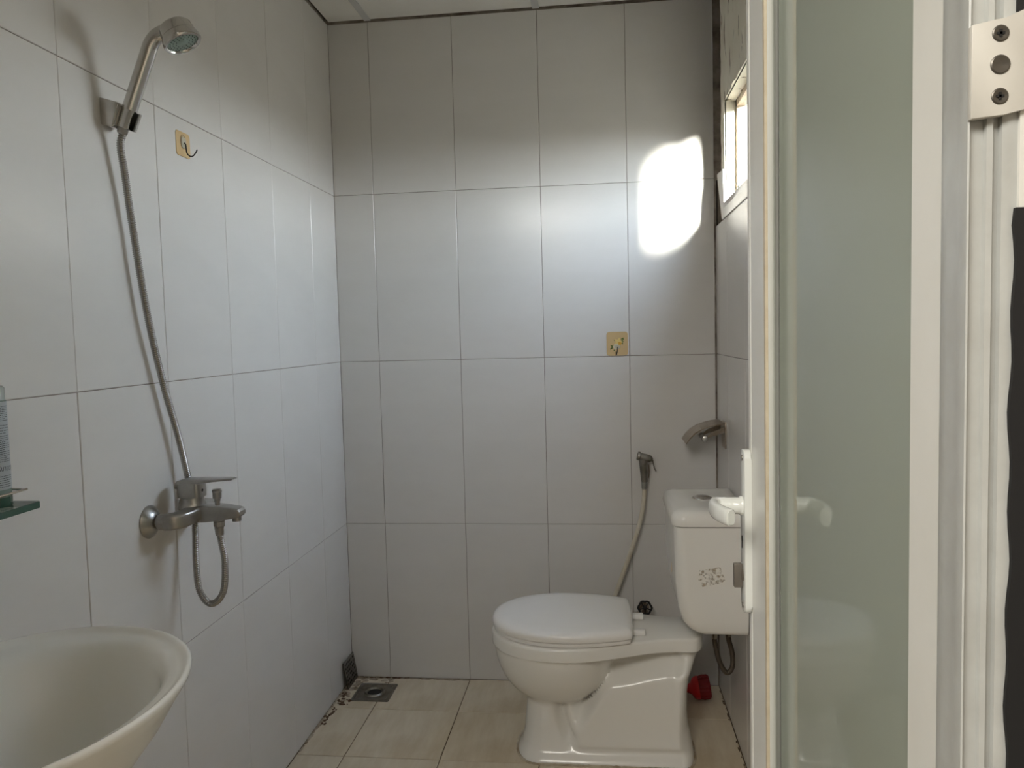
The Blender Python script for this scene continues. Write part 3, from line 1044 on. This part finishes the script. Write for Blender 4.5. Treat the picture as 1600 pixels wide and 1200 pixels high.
def sq(x, hy, z0, z1, c=.003):
    return [Vector((x, CY + a, (z0 + z1) / 2 + b)) for a, b in rrect(hy * 2, z1 - z0, min(c, (z1 - z0) * .4), 3)]
loft(bm, [sq(.062, .024, .876, .912), sq(.095, .023, .877, .9125), sq(.125, .0205, .880, .9105), sq(.158, .0175, .8845, .9065), sq(.167, .0165, .8865, .9040), sq(.1705, .0145, .890, .899)])
fin('spout', bm, M['chrome_dull'], MX, ang=30)
bm = B()
lathe(bm, [(0.0100, 0), (0.0102, 0.007), (0.009, 0.010)], (0.157, CY, .8765), (0, 0, 1), 20)
fin('aerator', bm, M['chrome_dull'], MX)
bm = B()
lathe(bm, [(0.0305, 0.0), (0.0290, 0.004), (0.0255, 0.012), (0.0245, 0.022)], (0.057, CY, .907), (0, 0, 1), 36)
fin('cartridge_dome', bm, M['chrome_dull'], MX, ang=40)
bm = B()
# lever: block plus flat blade
loft(bm, [[Vector((.057 + a, CY + b, z)) for a, b in rrect(w, h, r, 4)] for w, h, r, z in ((.050, .044, .008, .9295), (.050, .044, .008, .950), (.048, .042, .008, .961))])
lev = []
for x, hy, z0, z1 in ((.026, .015, .948, .957), (.032, .0195, .950, .966), (.050, .0210, .953, .9695), (.080, .0205, .9600, .9700), (.115, .0180, .9640, .9700), (.148, .0150, .9665, .9703), (.1555, .0125, .9670, .9700)):
    lev.append([Vector((x, CY + a, (z0 + z1) / 2 + b)) for a, b in rrect(hy * 2, z1 - z0, (z1 - z0) * .35, 2)])
loft(bm, lev)
lv = fin('lever', bm, M['chrome_dull'], MX, ang=35)
bm = B(); lathe(bm, [(0.0032, 0), (0.0032, 0.0008)], (0.0818, CY - .002, .944), (1, -.1, 0), 14)
fin('set_screw', bm, M['darkhole'], lv)
bm = B()
lathe(bm, [(0.0055, 0.0), (0.0055, 0.008), (0.0065, 0.0085), (0.0065, 0.014), (0.0095, 0.0155), (0.0095, 0.028), (0.0105, 0.029), (0.0105, 0.033), (0.0085, 0.0355), (0.003, 0.036)], (0.1145, CY, .9105), (0, 0, 1), 24)
fin('diverter_knob', bm, M['chrome_dull'], MX, ang=35)
bm = B()
lathe(bm, [(0.0095, 0), (0.0125, 0.002), (0.0125, 0.012), (0.0100, 0.014), (0.0100, 0.017)], (0.1165, CY, .8630), (0, 0, 1), 8)
fin('hose_outlet', bm, M['chrome_dull'], MX, ang=25)

# ---------------------------------------------------------------- adhesive hooks
def hook(name_label, org, R, U, N, w, h, floral, hook_shift=0.0):
    """org = plate centre; U up, R right, N off the wall."""
    org, R, U, N = Vector(org), Vector(R), Vector(U), Vector(N)
    e_ = empty('adhesive_hook')
    tag(e_, name_label, 'hook')
    mp_ = lambda a, b, d: org + R * a + U * b + N * d
    bm = B()
    prism(bm, rrect(w, h, w * .13, 5), mp_, 0.0004, 0.0016)
    pl_ = fin('adhesive_plate', bm, M['card'], e_, smooth=False)
    if floral:
        def blob(cx, cy, r, m, nm, k=5, amp=.35, d=0.0016, ph=0):
            bm = B()
            n = 30
            prism(bm, [(cx + r * (1 + amp * math.cos(k * 2 * PI * i / n + ph)) * math.cos(2 * PI * i / n), cy + r * (1 + amp * math.cos(k * 2 * PI * i / n + ph)) * math.sin(2 * PI * i / n)) for i in range(n)], mp_, d, d + .0002)
            fin(nm, bm, m, pl_, smooth=False)
        def leaf(cx, cy, ang, L, wd):
            bm = B()
            ca, sa = math.cos(math.radians(ang)), math.sin(math.radians(ang))
            P = []
            for i in range(7): s = i / 6; P.append((L * s, wd * math.sin(PI * s)))
            for i in range(5, 0, -1): s = i / 6; P.append((L * s, -wd * math.sin(PI * s)))
            prism(bm, [(cx + a * ca - b * sa, cy + a * sa + b * ca) for a, b in P], mp_, 0.0016, 0.0018)
            fin('printed_leaf', bm, M['leafp'], pl_, smooth=False)
        blob(.004, .006, .012, M['petal'], 'printed_flower', 5, .3)
        blob(.009, .001, .0055, M['petal2'], 'printed_flower', 5, .2, .0018)
        blob(-.004, -.011, .010, M['petal3'], 'printed_flower', 6, .2, .0017)
        for a in ((.012, .014, 30, .013, .0025), (.013, .013, -40, .013, .0022), (.016, .008, -75, .012, .0022), (.018, .010, 60, .010, .002),
                  (-.012, -.012, 150, .014, .0026), (-.014, -.014, 200, .013, .0024), (-.016, -.010, 235, .014, .0022), (-.008, -.018, 240, .010, .0022), (-.008, .010, 120, .005, .002)):
            leaf(*a)
    bm = B()
    pc_ = rrect(.019, .025 if not floral else .012, .005, 4)
    oy = 0.004 if not floral else -0.011
    ox = hook_shift
    prism(bm, [(a + ox, b + oy) for a, b in pc_], mp_, 0.0016, 0.0042, 0.0006, 1)
    fin('hook_pad', bm, M['clearplastic'], e_, ang=40)
    if not floral:
        bm = B()
        tube(bm, [mp_(ox + .0115 * math.cos(2 * PI * i / 28), oy + .002 + .0155 * math.sin(2 * PI * i / 28), .0019) for i in range(28)], .0008, 6, False, True)
        fin('pad_outline', bm, M['brownstk'], e_)
    bm = B()
    pts = [mp_(ox, oy, .003), mp_(ox, oy - .004, .0075), mp_(ox, oy - .014, .0085), mp_(ox, oy - .024, .010), mp_(ox, oy - .031, .0165), mp_(ox, oy - .031, .024), mp_(ox, oy - .024, .031), mp_(ox, oy - .017, .035)]
    if floral:
        pts = [mp_(ox, oy, .003), mp_(ox, oy - .003, .0065), mp_(ox - .001, oy - .012, .008), mp_(ox - .003, oy - .022, .010), mp_(ox - .005, oy - .028, .017), mp_(ox - .006, oy - .024, .026), mp_(ox - .006, oy - .016, .030)]
    tube(bm, catmull(pts, 6), 0.0015, 8)
    fin('hook_wire', bm, M['blackwire'], e_)
    return e_

hook('peach adhesive hook with black wire crook on the left shower wall', (0, -1.031, 1.719), (0, -1, 0), (0, 0, 1), (1, 0, 0), .060, .056, False)
hook('square adhesive hook with yellow flower print on the back wall', (1.0035, 0, 1.2225), (1, 0, 0), (0, 0, 1), (0, -1, 0), .074, .083, True, 0.001)

# ---------------------------------------------------------------- bidet sprayer on the back wall
SP = empty('bidet_sprayer')
tag(SP, 'dark chrome bidet sprayer hung on the back wall above the toilet', 'bidet sprayer')
sy = -0.040
bm = B()
lathe(bm, [(0.0145, 0), (0.0155, 0.003), (0.0155, 0.008), (0.0130, 0.010), (0.0135, 0.030), (0.0120, 0.046), (0.006, 0.053)], (1.066, sy - .004, .8335), (1, 0.05, -.27), 24)
fin('spray_head', bm, M['steel'], SP, ang=35)
bm = B()
lathe(bm, [(0.0115, 0), (0.0125, 0.010), (0.0142, 0.060), (0.0150, 0.085)], (1.0895, sy, .741), (-.055, 0, 1), 20)
fin('grip', bm, M['steel'], SP, ang=35)
bm = B()
lathe(bm, [(0.0088, 0), (0.0102, 0.003), (0.0108, 0.027)], (1.0885, sy, .716), (0.0, 0, 1), 16)
fin('hose_collar', bm, M['chrome_dull'], SP, ang=35)
bm = B()
tube(bm, catmull([(1.104, sy, .822), (1.116, sy, .817), (1.120, sy, .805), (1.124, sy, .788), (1.129, sy, .778)], 5), lambda i: .0030 if i < 8 else .0018, 8)
fin('trigger', bm, M['steel'], SP)
bm = B()
box(bm, 1.082, 1.098, -0.030, -0.0005, .778, .812, 0.003)
tube(bm, [(1.104, -.034, .80), (1.106, -.03, .775), (1.103, -.03, .752)], .0022, 8)
fin('wall_clip', bm, M['bronze'], SP, label='rusty wall clip')
SH = empty('sprayer_hose')
tag(SH, 'thin cream hose curving from the bidet sprayer down behind the toilet', 'hose')
bm = B()
tube(bm, catmull([(1.0880, sy, .720), (1.0865, sy, .690), (1.081, -.040, .645), (1.068, -.042, .585), (1.046, -.045, .518), (1.020, -.048, .445), (.994, -.05, .375), (.975, -.05, .318), (.968, -.05, .27), (.985, -.05, .228), (1.02, -.045, .218), (1.05, -.04, .232)], 8), 0.0080, 14)
fin('hose_tube', bm, M['whitehose'], SH)

V = empty('stop_valve')
tag(V, 'small stop valve with black spoked wheel behind the toilet deck', 'valve')
bm = B()
lathe(bm, [(0.018, 0), (0.018, 0.003), (0.009, 0.004), (0.009, 0.032), (0.011, 0.033), (0.011, 0.05)], (1.083, 0, .282), (0, -1, 0), 20)
lathe(bm, [(0.008, 0), (0.008, 0.045)], (1.045, -.03, .262), (1, 0, .35), 14)
fin('valve_body', bm, M['bronze'], V, ang=35)
bm = B()
wc = Vector((1.083, -.062, .301)); wn = Vector((0, -1, .10)).normalized()
ax_, u_, v_ = frame(wn)
tube(bm, [wc + (u_ * math.cos(2 * PI * i / 40) + v_ * math.sin(2 * PI * i / 40)) * (0.0225 + .0012 * math.cos(6 * 2 * PI * i / 40)) for i in range(40)], 0.0034, 8, False, True)
for i in range(5):
    a = 2 * PI * i / 5 + .3
    tube(bm, [wc, wc + (u_ * math.cos(a) + v_ * math.sin(a)) * 0.022], 0.0024, 6)
lathe(bm, [(0.007, -.014), (0.007, 0.003), (0.004, 0.005)], wc, wn, 14)
fin('hand_wheel', bm, M['black'], V, label='black spoked hand wheel')

# ---------------------------------------------------------------- paper holder
PH = empty('paper_holder')
tag(PH, 'tarnished metal toilet paper holder with curved cover on the right wall', 'paper holder')
bm = B()
box(bm, WR - 0.004, WR, -.205, -.125, .878, .964, 0.001)
fin('back_plate', bm, M['bronze'], PH)
bm = B()
up = [(1.338, .9605), (1.315, .9585), (1.290, .9530), (1.265, .9440), (1.243, .9310), (1.226, .9140), (1.214, .8960)]
lo = [(1.217, .8945), (1.229, .9120), (1.246, .9285), (1.267, .9412), (1.291, .9500), (1.315, .9555), (1.338, .9575)]
prism(bm, up + lo, lambda a, b, d: Vector((a, d, b)), -.205, -.070, 0.0005, 1)
fin('cover', bm, M['bronze'], PH, ang=40)
bm = B()
prism(bm, [(1.339, .949), (1.339, .930), (1.300, .920), (1.283, .912), (1.281, .918), (1.296, .932)], lambda a, b, d: Vector((a, d, b)), -.200, -.197, 0.0004, 1)
fin('side_arm', bm, M['bronze'], PH)
bm = B()
prism(bm, [(1.339, .949), (1.339, .930), (1.300, .920), (1.283, .912), (1.281, .918), (1.296, .932)], lambda a, b, d: Vector((a, d, b)), -.113, -.110, 0.0004, 1)
fin('side_arm', bm, M['bronze'], PH)
bm = B()
lathe(bm, [(0.003, -.004), (0.0095, -.002), (0.0115, .004), (0.0095, .011), (0.005, .014), (0.005, .09), (0.0095, .092), (0.009, .10), (0.003, .103)], (1.275, -.212, .912), (0, 1, 0), 24)
fin('roller', bm, M['chrome_dull'], PH, ang=50, label='roller with round chrome end')

# ---------------------------------------------------------------- red brush
RB = empty('scrub_brush')
tag(RB, 'red plastic scrub brush lying on the floor behind the toilet', 'brush')
mtx = Matrix.Translation((1.262, -.115, .045)) @ Matrix.Rotation(math.radians(-8), 4, 'Y')
bm = B()
rings = []
for x, ry, rz in ((-.075, .012, .010), (-.045, .012, .012), (-.030, .018, .020), (-.022, .030, .034), (-.012, .034, .040), (-.004, .033, .040)):
    rings.append([mtx @ Vector((x, ry * math.cos(2 * PI * k / 24), (rz * math.sin(2 * PI * k / 24)))) for k in range(24)])
loft(bm, rings)
fin('brush_head', bm, M['red'], RB, ang=50)
bm = B()
rings = []
n = 60
for x, ry, rz in ((-.004, .030, .036), (.010, .034, .040), (.028, .033, .039), (.034, .028, .034), (.035, .012, .016)):
    rings.append([mtx @ Vector((x, ry * (1 + .05 * (k % 3 == 0)) * math.cos(2 * PI * k / n), rz * (1 + .05 * (k % 3 == 0)) * math.sin(2 * PI * k / n))) for k in range(n)])
loft(bm, rings)
fin('bristles', bm, M['redbr'], RB, ang=20, kind='stuff')
bm = B()
tube(bm, catmull([(1.198, -.118, .034), (1.15, -.12, .022), (1.05, -.13, .014), (.97, -.14, .012)], 5), 0.009, 10)
fin('brush_handle', bm, M['red'], RB)

# ---------------------------------------------------------------- floor drain and loose grate
FD = empty('floor_drain')
tag(FD, 'square steel floor drain with open round outlet in the far left corner', 'drain')
dc = (0.122, -0.127)
bm = B()
def sqr(h, z, r=.006): return [Vector((dc[0] + a, dc[1] + b, z)) for a, b in rrect(2 * h, 2 * h, r, 3)]
loft(bm, [sqr(.068, .0000), sqr(.068, .0030), sqr(.0655, .0036), sqr(.0560, .0036), sqr(.0545, .0020)], True, False)
fin('drain_frame', bm, M['steel'], FD, ang=30)
bm = B()
def sup(a_, z, p, n=64):
    out = []
    for i in range(n):
        t_ = 2 * PI * i / n
        c_, s_ = math.cos(t_), math.sin(t_)
        k = (abs(c_) ** p + abs(s_) ** p) ** (-1 / p)
        out.append(Vector((dc[0] + a_ * c_ * k, dc[1] + a_ * s_ * k, z)))
    return out
loft(bm, [sup(.0545, .0022, 14), sup(.0530, .0014, 14), sup(.037, .0012, 2), sup(.0345, .0050, 2), sup(.0325, .0068, 2), sup(.0300, .0064, 2), sup(.0285, .0040, 2),
          sup(.0275, .0030, 2), sup(.0260, .0030, 2), sup(.0252, .0010, 2)], False, False)
fin('drain_pan', bm, M['steel'], FD, ang=30)
bm = B()
lathe(bm, [(0.0248, 0), (0.001, -.0002)], (dc[0], dc[1], .0011), (0, 0, 1), 24)
fin('drain_well', bm, M['darkhole'], FD)

G = empty('drain_grate')
tag(G, 'dirty dark perforated drain grate leaning in the left corner', 'grate')
gm = Matrix.Translation((0.020, -.0605, .0025)) @ Matrix.Rotation(math.radians(-9), 4, 'Y')
bm = B()
gw = .054
gh = .096
gmap = lambda a, b, d: gm @ Vector((d, a, b))
box(bm, -.0012, .0, -gw, gw, 0, gh, 0.0005, 1, gm)
fin('grate_sheet', bm, M['darkhole'], G, smooth=False)
bm = B()
# perforated face: lattice of bars in front of the dark sheet
for i in range(7):
    c = -gw + .006 + (2 * gw - .012) * i / 6
    box(bm, .0, .0016, c - .0028, c + .0028, .002, gh - .002, 0, 1, gm)
    c2 = .006 + (gh - .012) * i / 6
    box(bm, .0, .0018, -gw + .002, gw - .002, c2 - .0028, c2 + .0028, 0, 1, gm)
fin('grate_bars', bm, M['steel'], G, smooth=False)
for a, b, c_, d in ((-gw, -gw + .004, 0, gh), (gw - .004, gw, 0, gh), (-gw, gw, 0, .004), (-gw, gw, gh - .004, gh)):
    bm = B(); box(bm, -.001, .0026, a, b, c_, d, .0004, 1, gm)
    fin('grate_rim', bm, M['steel'], G)

# cement smears and dirt along the floor edge
def lumps(name, spots, m, label, cat, flat=.35):
    bm = B()
    for (x, y, z, r, sx_, sy_) in spots:
        t = bmesh.new()
        bmesh.ops.create_icosphere(t, subdivisions=2, radius=1)
        o3 = Vector((x * 40, y * 40, 0))
        for v in t.verts:
            k = 1 + .55 * noise.noise(v.co * 1.3 + o3)
            v.co = Vector((x + v.co.x * r * sx_ * k, y + v.co.y * r * sy_ * k, z + v.co.z * r * flat * k))
        merge(bm, t)
    o = fin(name, bm, m, None, ang=60, kind='stuff')
    tag(o, label, cat, kind='stuff')
    return o

sp_ = []
for i in range(26):
    x = 0.01 + 0.43 * (i / 25)
    sp_.append((x, -0.006 + random.uniform(-.003, .003), 0.0, random.uniform(.005, .011), 1.9, .9))
for i in range(24):
    y = -0.02 - 0.5 * (i / 23)
    sp_.append((0.004, y, 0.0, random.uniform(.004, .010), .8, 1.9))
for i in range(16):
    sp_.append((random.uniform(.008, .050), random.uniform(-.20, -.02), -.001, random.uniform(.008, .015), 1, 1))
for i in range(14):
    sp_.append((random.uniform(.05, .21), random.uniform(-.045, -.012), -.001, random.uniform(.006, .012), 1.3, .9))
lumps('cement_smear', sp_, M['cement'], 'crumbly cement smeared along the floor edge in the left corner', 'cement', .22)
sp_ = []
for i in range(26):
    sp_.append((abs(random.gauss(.012, .010)) + .003, random.uniform(-.36, -.14), .001, random.uniform(.002, .0055), 1, 1.6))
for i in range(26):
    sp_.append((random.uniform(.03, .30), random.uniform(-.012, -.004), .002, random.uniform(.0015, .004), 2.2, .8))
for i in range(16):
    sp_.append((random.uniform(.018, .055), random.uniform(-.235, -.17), .001, random.uniform(.002, .006), 1.5, 1))
for i in range(30):
    a = random.uniform(0, 1)
    sp_.append((WR - .005, -0.02 - a * .55, .001, random.uniform(.001, .003), .8, 2.2))
lumps('dirt', sp_, M['dirt'], 'brown dirt and flakes gathered along the floor edge near the drain', 'dirt', .35)

# ---------------------------------------------------------------- wash basin
SK = empty('wash_basin')
tag(SK, 'white oval wash basin at the bottom left corner of the picture', 'basin')
def ell(cx, cy, a, b, z, n=64, p=1.0):
    out = []
    for i in range(n):
        t_ = 2 * PI * i / n
        x = cx + a * math.cos(t_)
        y = cy + b * math.sin(t_)
        out.append(Vector((max(.0015, x), y, z)))
    return out
bx, by = 0.180, -1.871
bm = B()
R_ = []
R_.append(ell(bx - .03, by, .055, .060, .58))
R_.append(ell(bx - .03, by, .080, .095, .60))
R_.append(ell(bx - .025, by, .110, .136, .640))
R_.append(ell(bx - .015, by, .150, .184, .690))
R_.append(ell(bx - .006, by, .182, .219, .745))
R_.append(ell(bx - .001, by, .201, .238, .785))
R_.append(ell(bx, by, .2140, .2495, .8060))
R_.append(ell(bx, by, .2160, .2515, .8120))
R_.append(ell(bx, by, .2150, .2505, .8160))
R_.append(ell(bx, by, .2120, .2475, .8172))
R_.append(ell(bx, by, .2085, .2440, .8160))
R_.append(ell(bx, by, .2045, .2400, .8120))
R_.append(ell(bx + .002, by, .1960, .2320, .8090))
R_.append(ell(bx + .006, by, .1820, .2200, .8055))
R_.append(ell(bx + .010, by, .1700, .2080, .8000))
R_.append(ell(bx + .014, by, .1600, .1980, .7860))
R_.append(ell(bx + .022, by, .1480, .1830, .7480))
R_.append(ell(bx + .022, by, .1330, .1650, .7190))
R_.append(ell(bx + .022, by, .1080, .1330, .6930))
R_.append(ell(bx + .022, by, .0720, .0880, .6770))
R_.append(ell(bx + .022, by, .0300, .0350, .6710))
R_.append(ell(bx + .022, by, .0220, .0220, .6700))
loft(bm, R_)
fin('bowl', bm, M['ceramic'], SK, ang=70)
bm = B()
lathe(bm, [(0.0215, 0), (0.0215, .0016), (0.017, .0022), (0.015, .0005)], (bx + .022, by, .6700), (0, 0, 1), 24)
fin('waste_ring', bm, M['chrome'], SK)
bm = B()
loft(bm, [ell(bx - .04, by, .085, .09, 0.0), ell(bx - .04, by, .080, .085, .02), ell(bx - .04, by, .060, .065, .30), ell(bx - .035, by, .062, .068, .59)])
fin('pedestal', bm, M['ceramic'], SK, ang=50)

# ---------------------------------------------------------------- glass shelf
GS = empty('glass_shelf')
tag(GS, 'clear green-edged glass shelf with a thin metal rail on the left wall', 'shelf')
sy0, sy1, sxd = -2.24, -1.705, 0.120
bm = B()
prism(bm, [(.006, sy1), (sxd - .003, sy1), (sxd, sy1 - .003), (sxd, sy0 + .003), (sxd - .003, sy0), (.006, sy0)], lambda a, b, d: Vector((a, b, d)), 1.0265, 1.0365)
gp = fin('glass_panel', bm, M['shelfglass'], GS, smooth=False)
bm = B()
box(bm, sxd, sxd + .0008, sy0 + .003, sy1 - .003, 1.0268, 1.0362)
box(bm, .006, sxd - .003, sy1, sy1 + .0008, 1.0268, 1.0362)
prism(bm, [(sxd - .003, sy1 + .0008), (sxd + .0008, sy1 - .003), (sxd, sy1 - .003), (sxd - .003, sy1)], lambda a, b, d: Vector((a, b, d)), 1.0268, 1.0362)
fin('polished_edge', bm, M['glassedge'], gp, smooth=False)
bm = B()
rp = [(.003, -1.721, 1.057), (.05, -1.721, 1.057), (.100, -1.721, 1.057), (.107, -1.724, 1.057), (.110, -1.731, 1.057), (.111, -1.76, 1.057), (.111, -2.19, 1.057), (.106, -2.205, 1.057), (.098, -2.212, 1.057), (.003, -2.212, 1.057)]
tube(bm, resample(catmull(rp, 6), .006), 0.0017, 10)
fin('guard_rail', bm, M['shelfrail'], GS)
for y in (-1.86, -2.10):
    bm = B()
    lathe(bm, [(.004, 0), (.004, .021)], (.111, y, 1.0365), (0, 0, 1), 12)
    fin('rail_post', bm, M['shelfrail'], GS)
    bm = B()
    box(bm, .0, .010, y - .012, y + .012, 1.010, 1.060, .002)
    box(bm, .006, .035, y - .010, y + .010, 1.0205, 1.0265, .001)
    fin('wall_bracket', bm, M['chrome'], GS)

# ---------------------------------------------------------------- bottle
BO = empty('shampoo_bottle')
tag(BO, 'tall slim bottle with grey cap and silver printed label on the glass shelf', 'bottle')
bc = Vector((0.0785, -1.7505, 1.0368))
br = 0.0265
bm = B()
lathe(bm, [(br - .004, 0), (br - .001, .002), (br, .006), (br, .022), (br, .152)], bc, (0, 0, 1), 40, True, True)
fin('bottle_body', bm, M['plasticgrey'], BO, ang=40)
bm = B()
lathe(bm, [(br + .0004, .0012), (br + .0006, .012), (br + .0003, .0150)], bc, (0, 0, 1), 40, False, False)
fin('bottle_base', bm, M['botgreen'], BO, ang=40, label='dark green base')
bm = B()
lathe(bm, [(br - .0006, .1525), (br - .0010, .1535), (br - .0010, .1700), (br - .0035, .1732), (br - .010, .1742)], bc, (0, 0, 1), 40)
fin('cap', bm, M['capgrey'], BO, ang=50, label='glossy grey-green cap')
bm = B()
lathe(bm, [(br + .0003, .026), (br + .0004, .151)], bc, (0, 0, 1), 48, False, False)
lab = fin('printed_label', bm, M['label'], BO, ang=60)
# fine print: wrapped dashes, then one line of bold Thai lettering
bm = B()
rt = br + .0007
def wrap(a, z, rr_=rt):
    return bc + Vector((math.cos(a) * rr_, math.sin(a) * rr_, z))
def dash(a0, a1, z, h):
    n = max(1, int(abs(a1 - a0) / .12))
    for i in range(n):
        p0, p1 = a0 + (a1 - a0) * i / n, a0 + (a1 - a0) * (i + 1) / n
        bm.faces.new([bm.verts.new(wrap(p0, z)), bm.verts.new(wrap(p1, z)), bm.verts.new(wrap(p1, z + h)), bm.verts.new(wrap(p0, z + h))])
z = .142
blocks = [(.144, .124, 9), (.117, .106, 4), (.102, .066, 14), (.0450, .0300, 6)]
for zt, zb, n in blocks:
    for i in range(n):
        zz = zt - (zt - zb) * i / max(1, n - 1)
        a = -2.2
        end = .35 - random.uniform(.1, .5) if i % 4 == 3 else .42
        while a < end:
            L_ = random.uniform(.05, .22)
            dash(a, min(end, a + L_), zz, .0008)
            a += L_ + random.uniform(.02, .035)
me_print = fin('fine_print', bm, M['print'], lab, smooth=False, kind='stuff')
td = bpy.data.curves.new('label_text', 'FONT')
td.body = '\u0e23\u0e34\u0e1a\u0e32\u0e22\u0e15\u0e24'
td.size = 0.0125
to = bpy.data.objects.new('label_text', td)
C.objects.link(to)
bpy.context.view_layer.update()
dg = bpy.context.evaluated_depsgraph_get()
tm = bpy.data.meshes.new_from_object(to.evaluated_get(dg))
C.objects.unlink(to); bpy.data.objects.remove(to)
if len(tm.vertices):
    wmax = max(v.co.x for v in tm.vertices)
    for v in tm.vertices:
        a = -.45 + v.co.x / wmax * .98
        v.co = wrap(a, .0530 + v.co.y * .85, rt + .0002)
    tm.materials.clear(); tm.materials.append(M['print'])
    o = bpy.data.objects.new('lettering', tm)
    C.objects.link(o); o.parent = lab
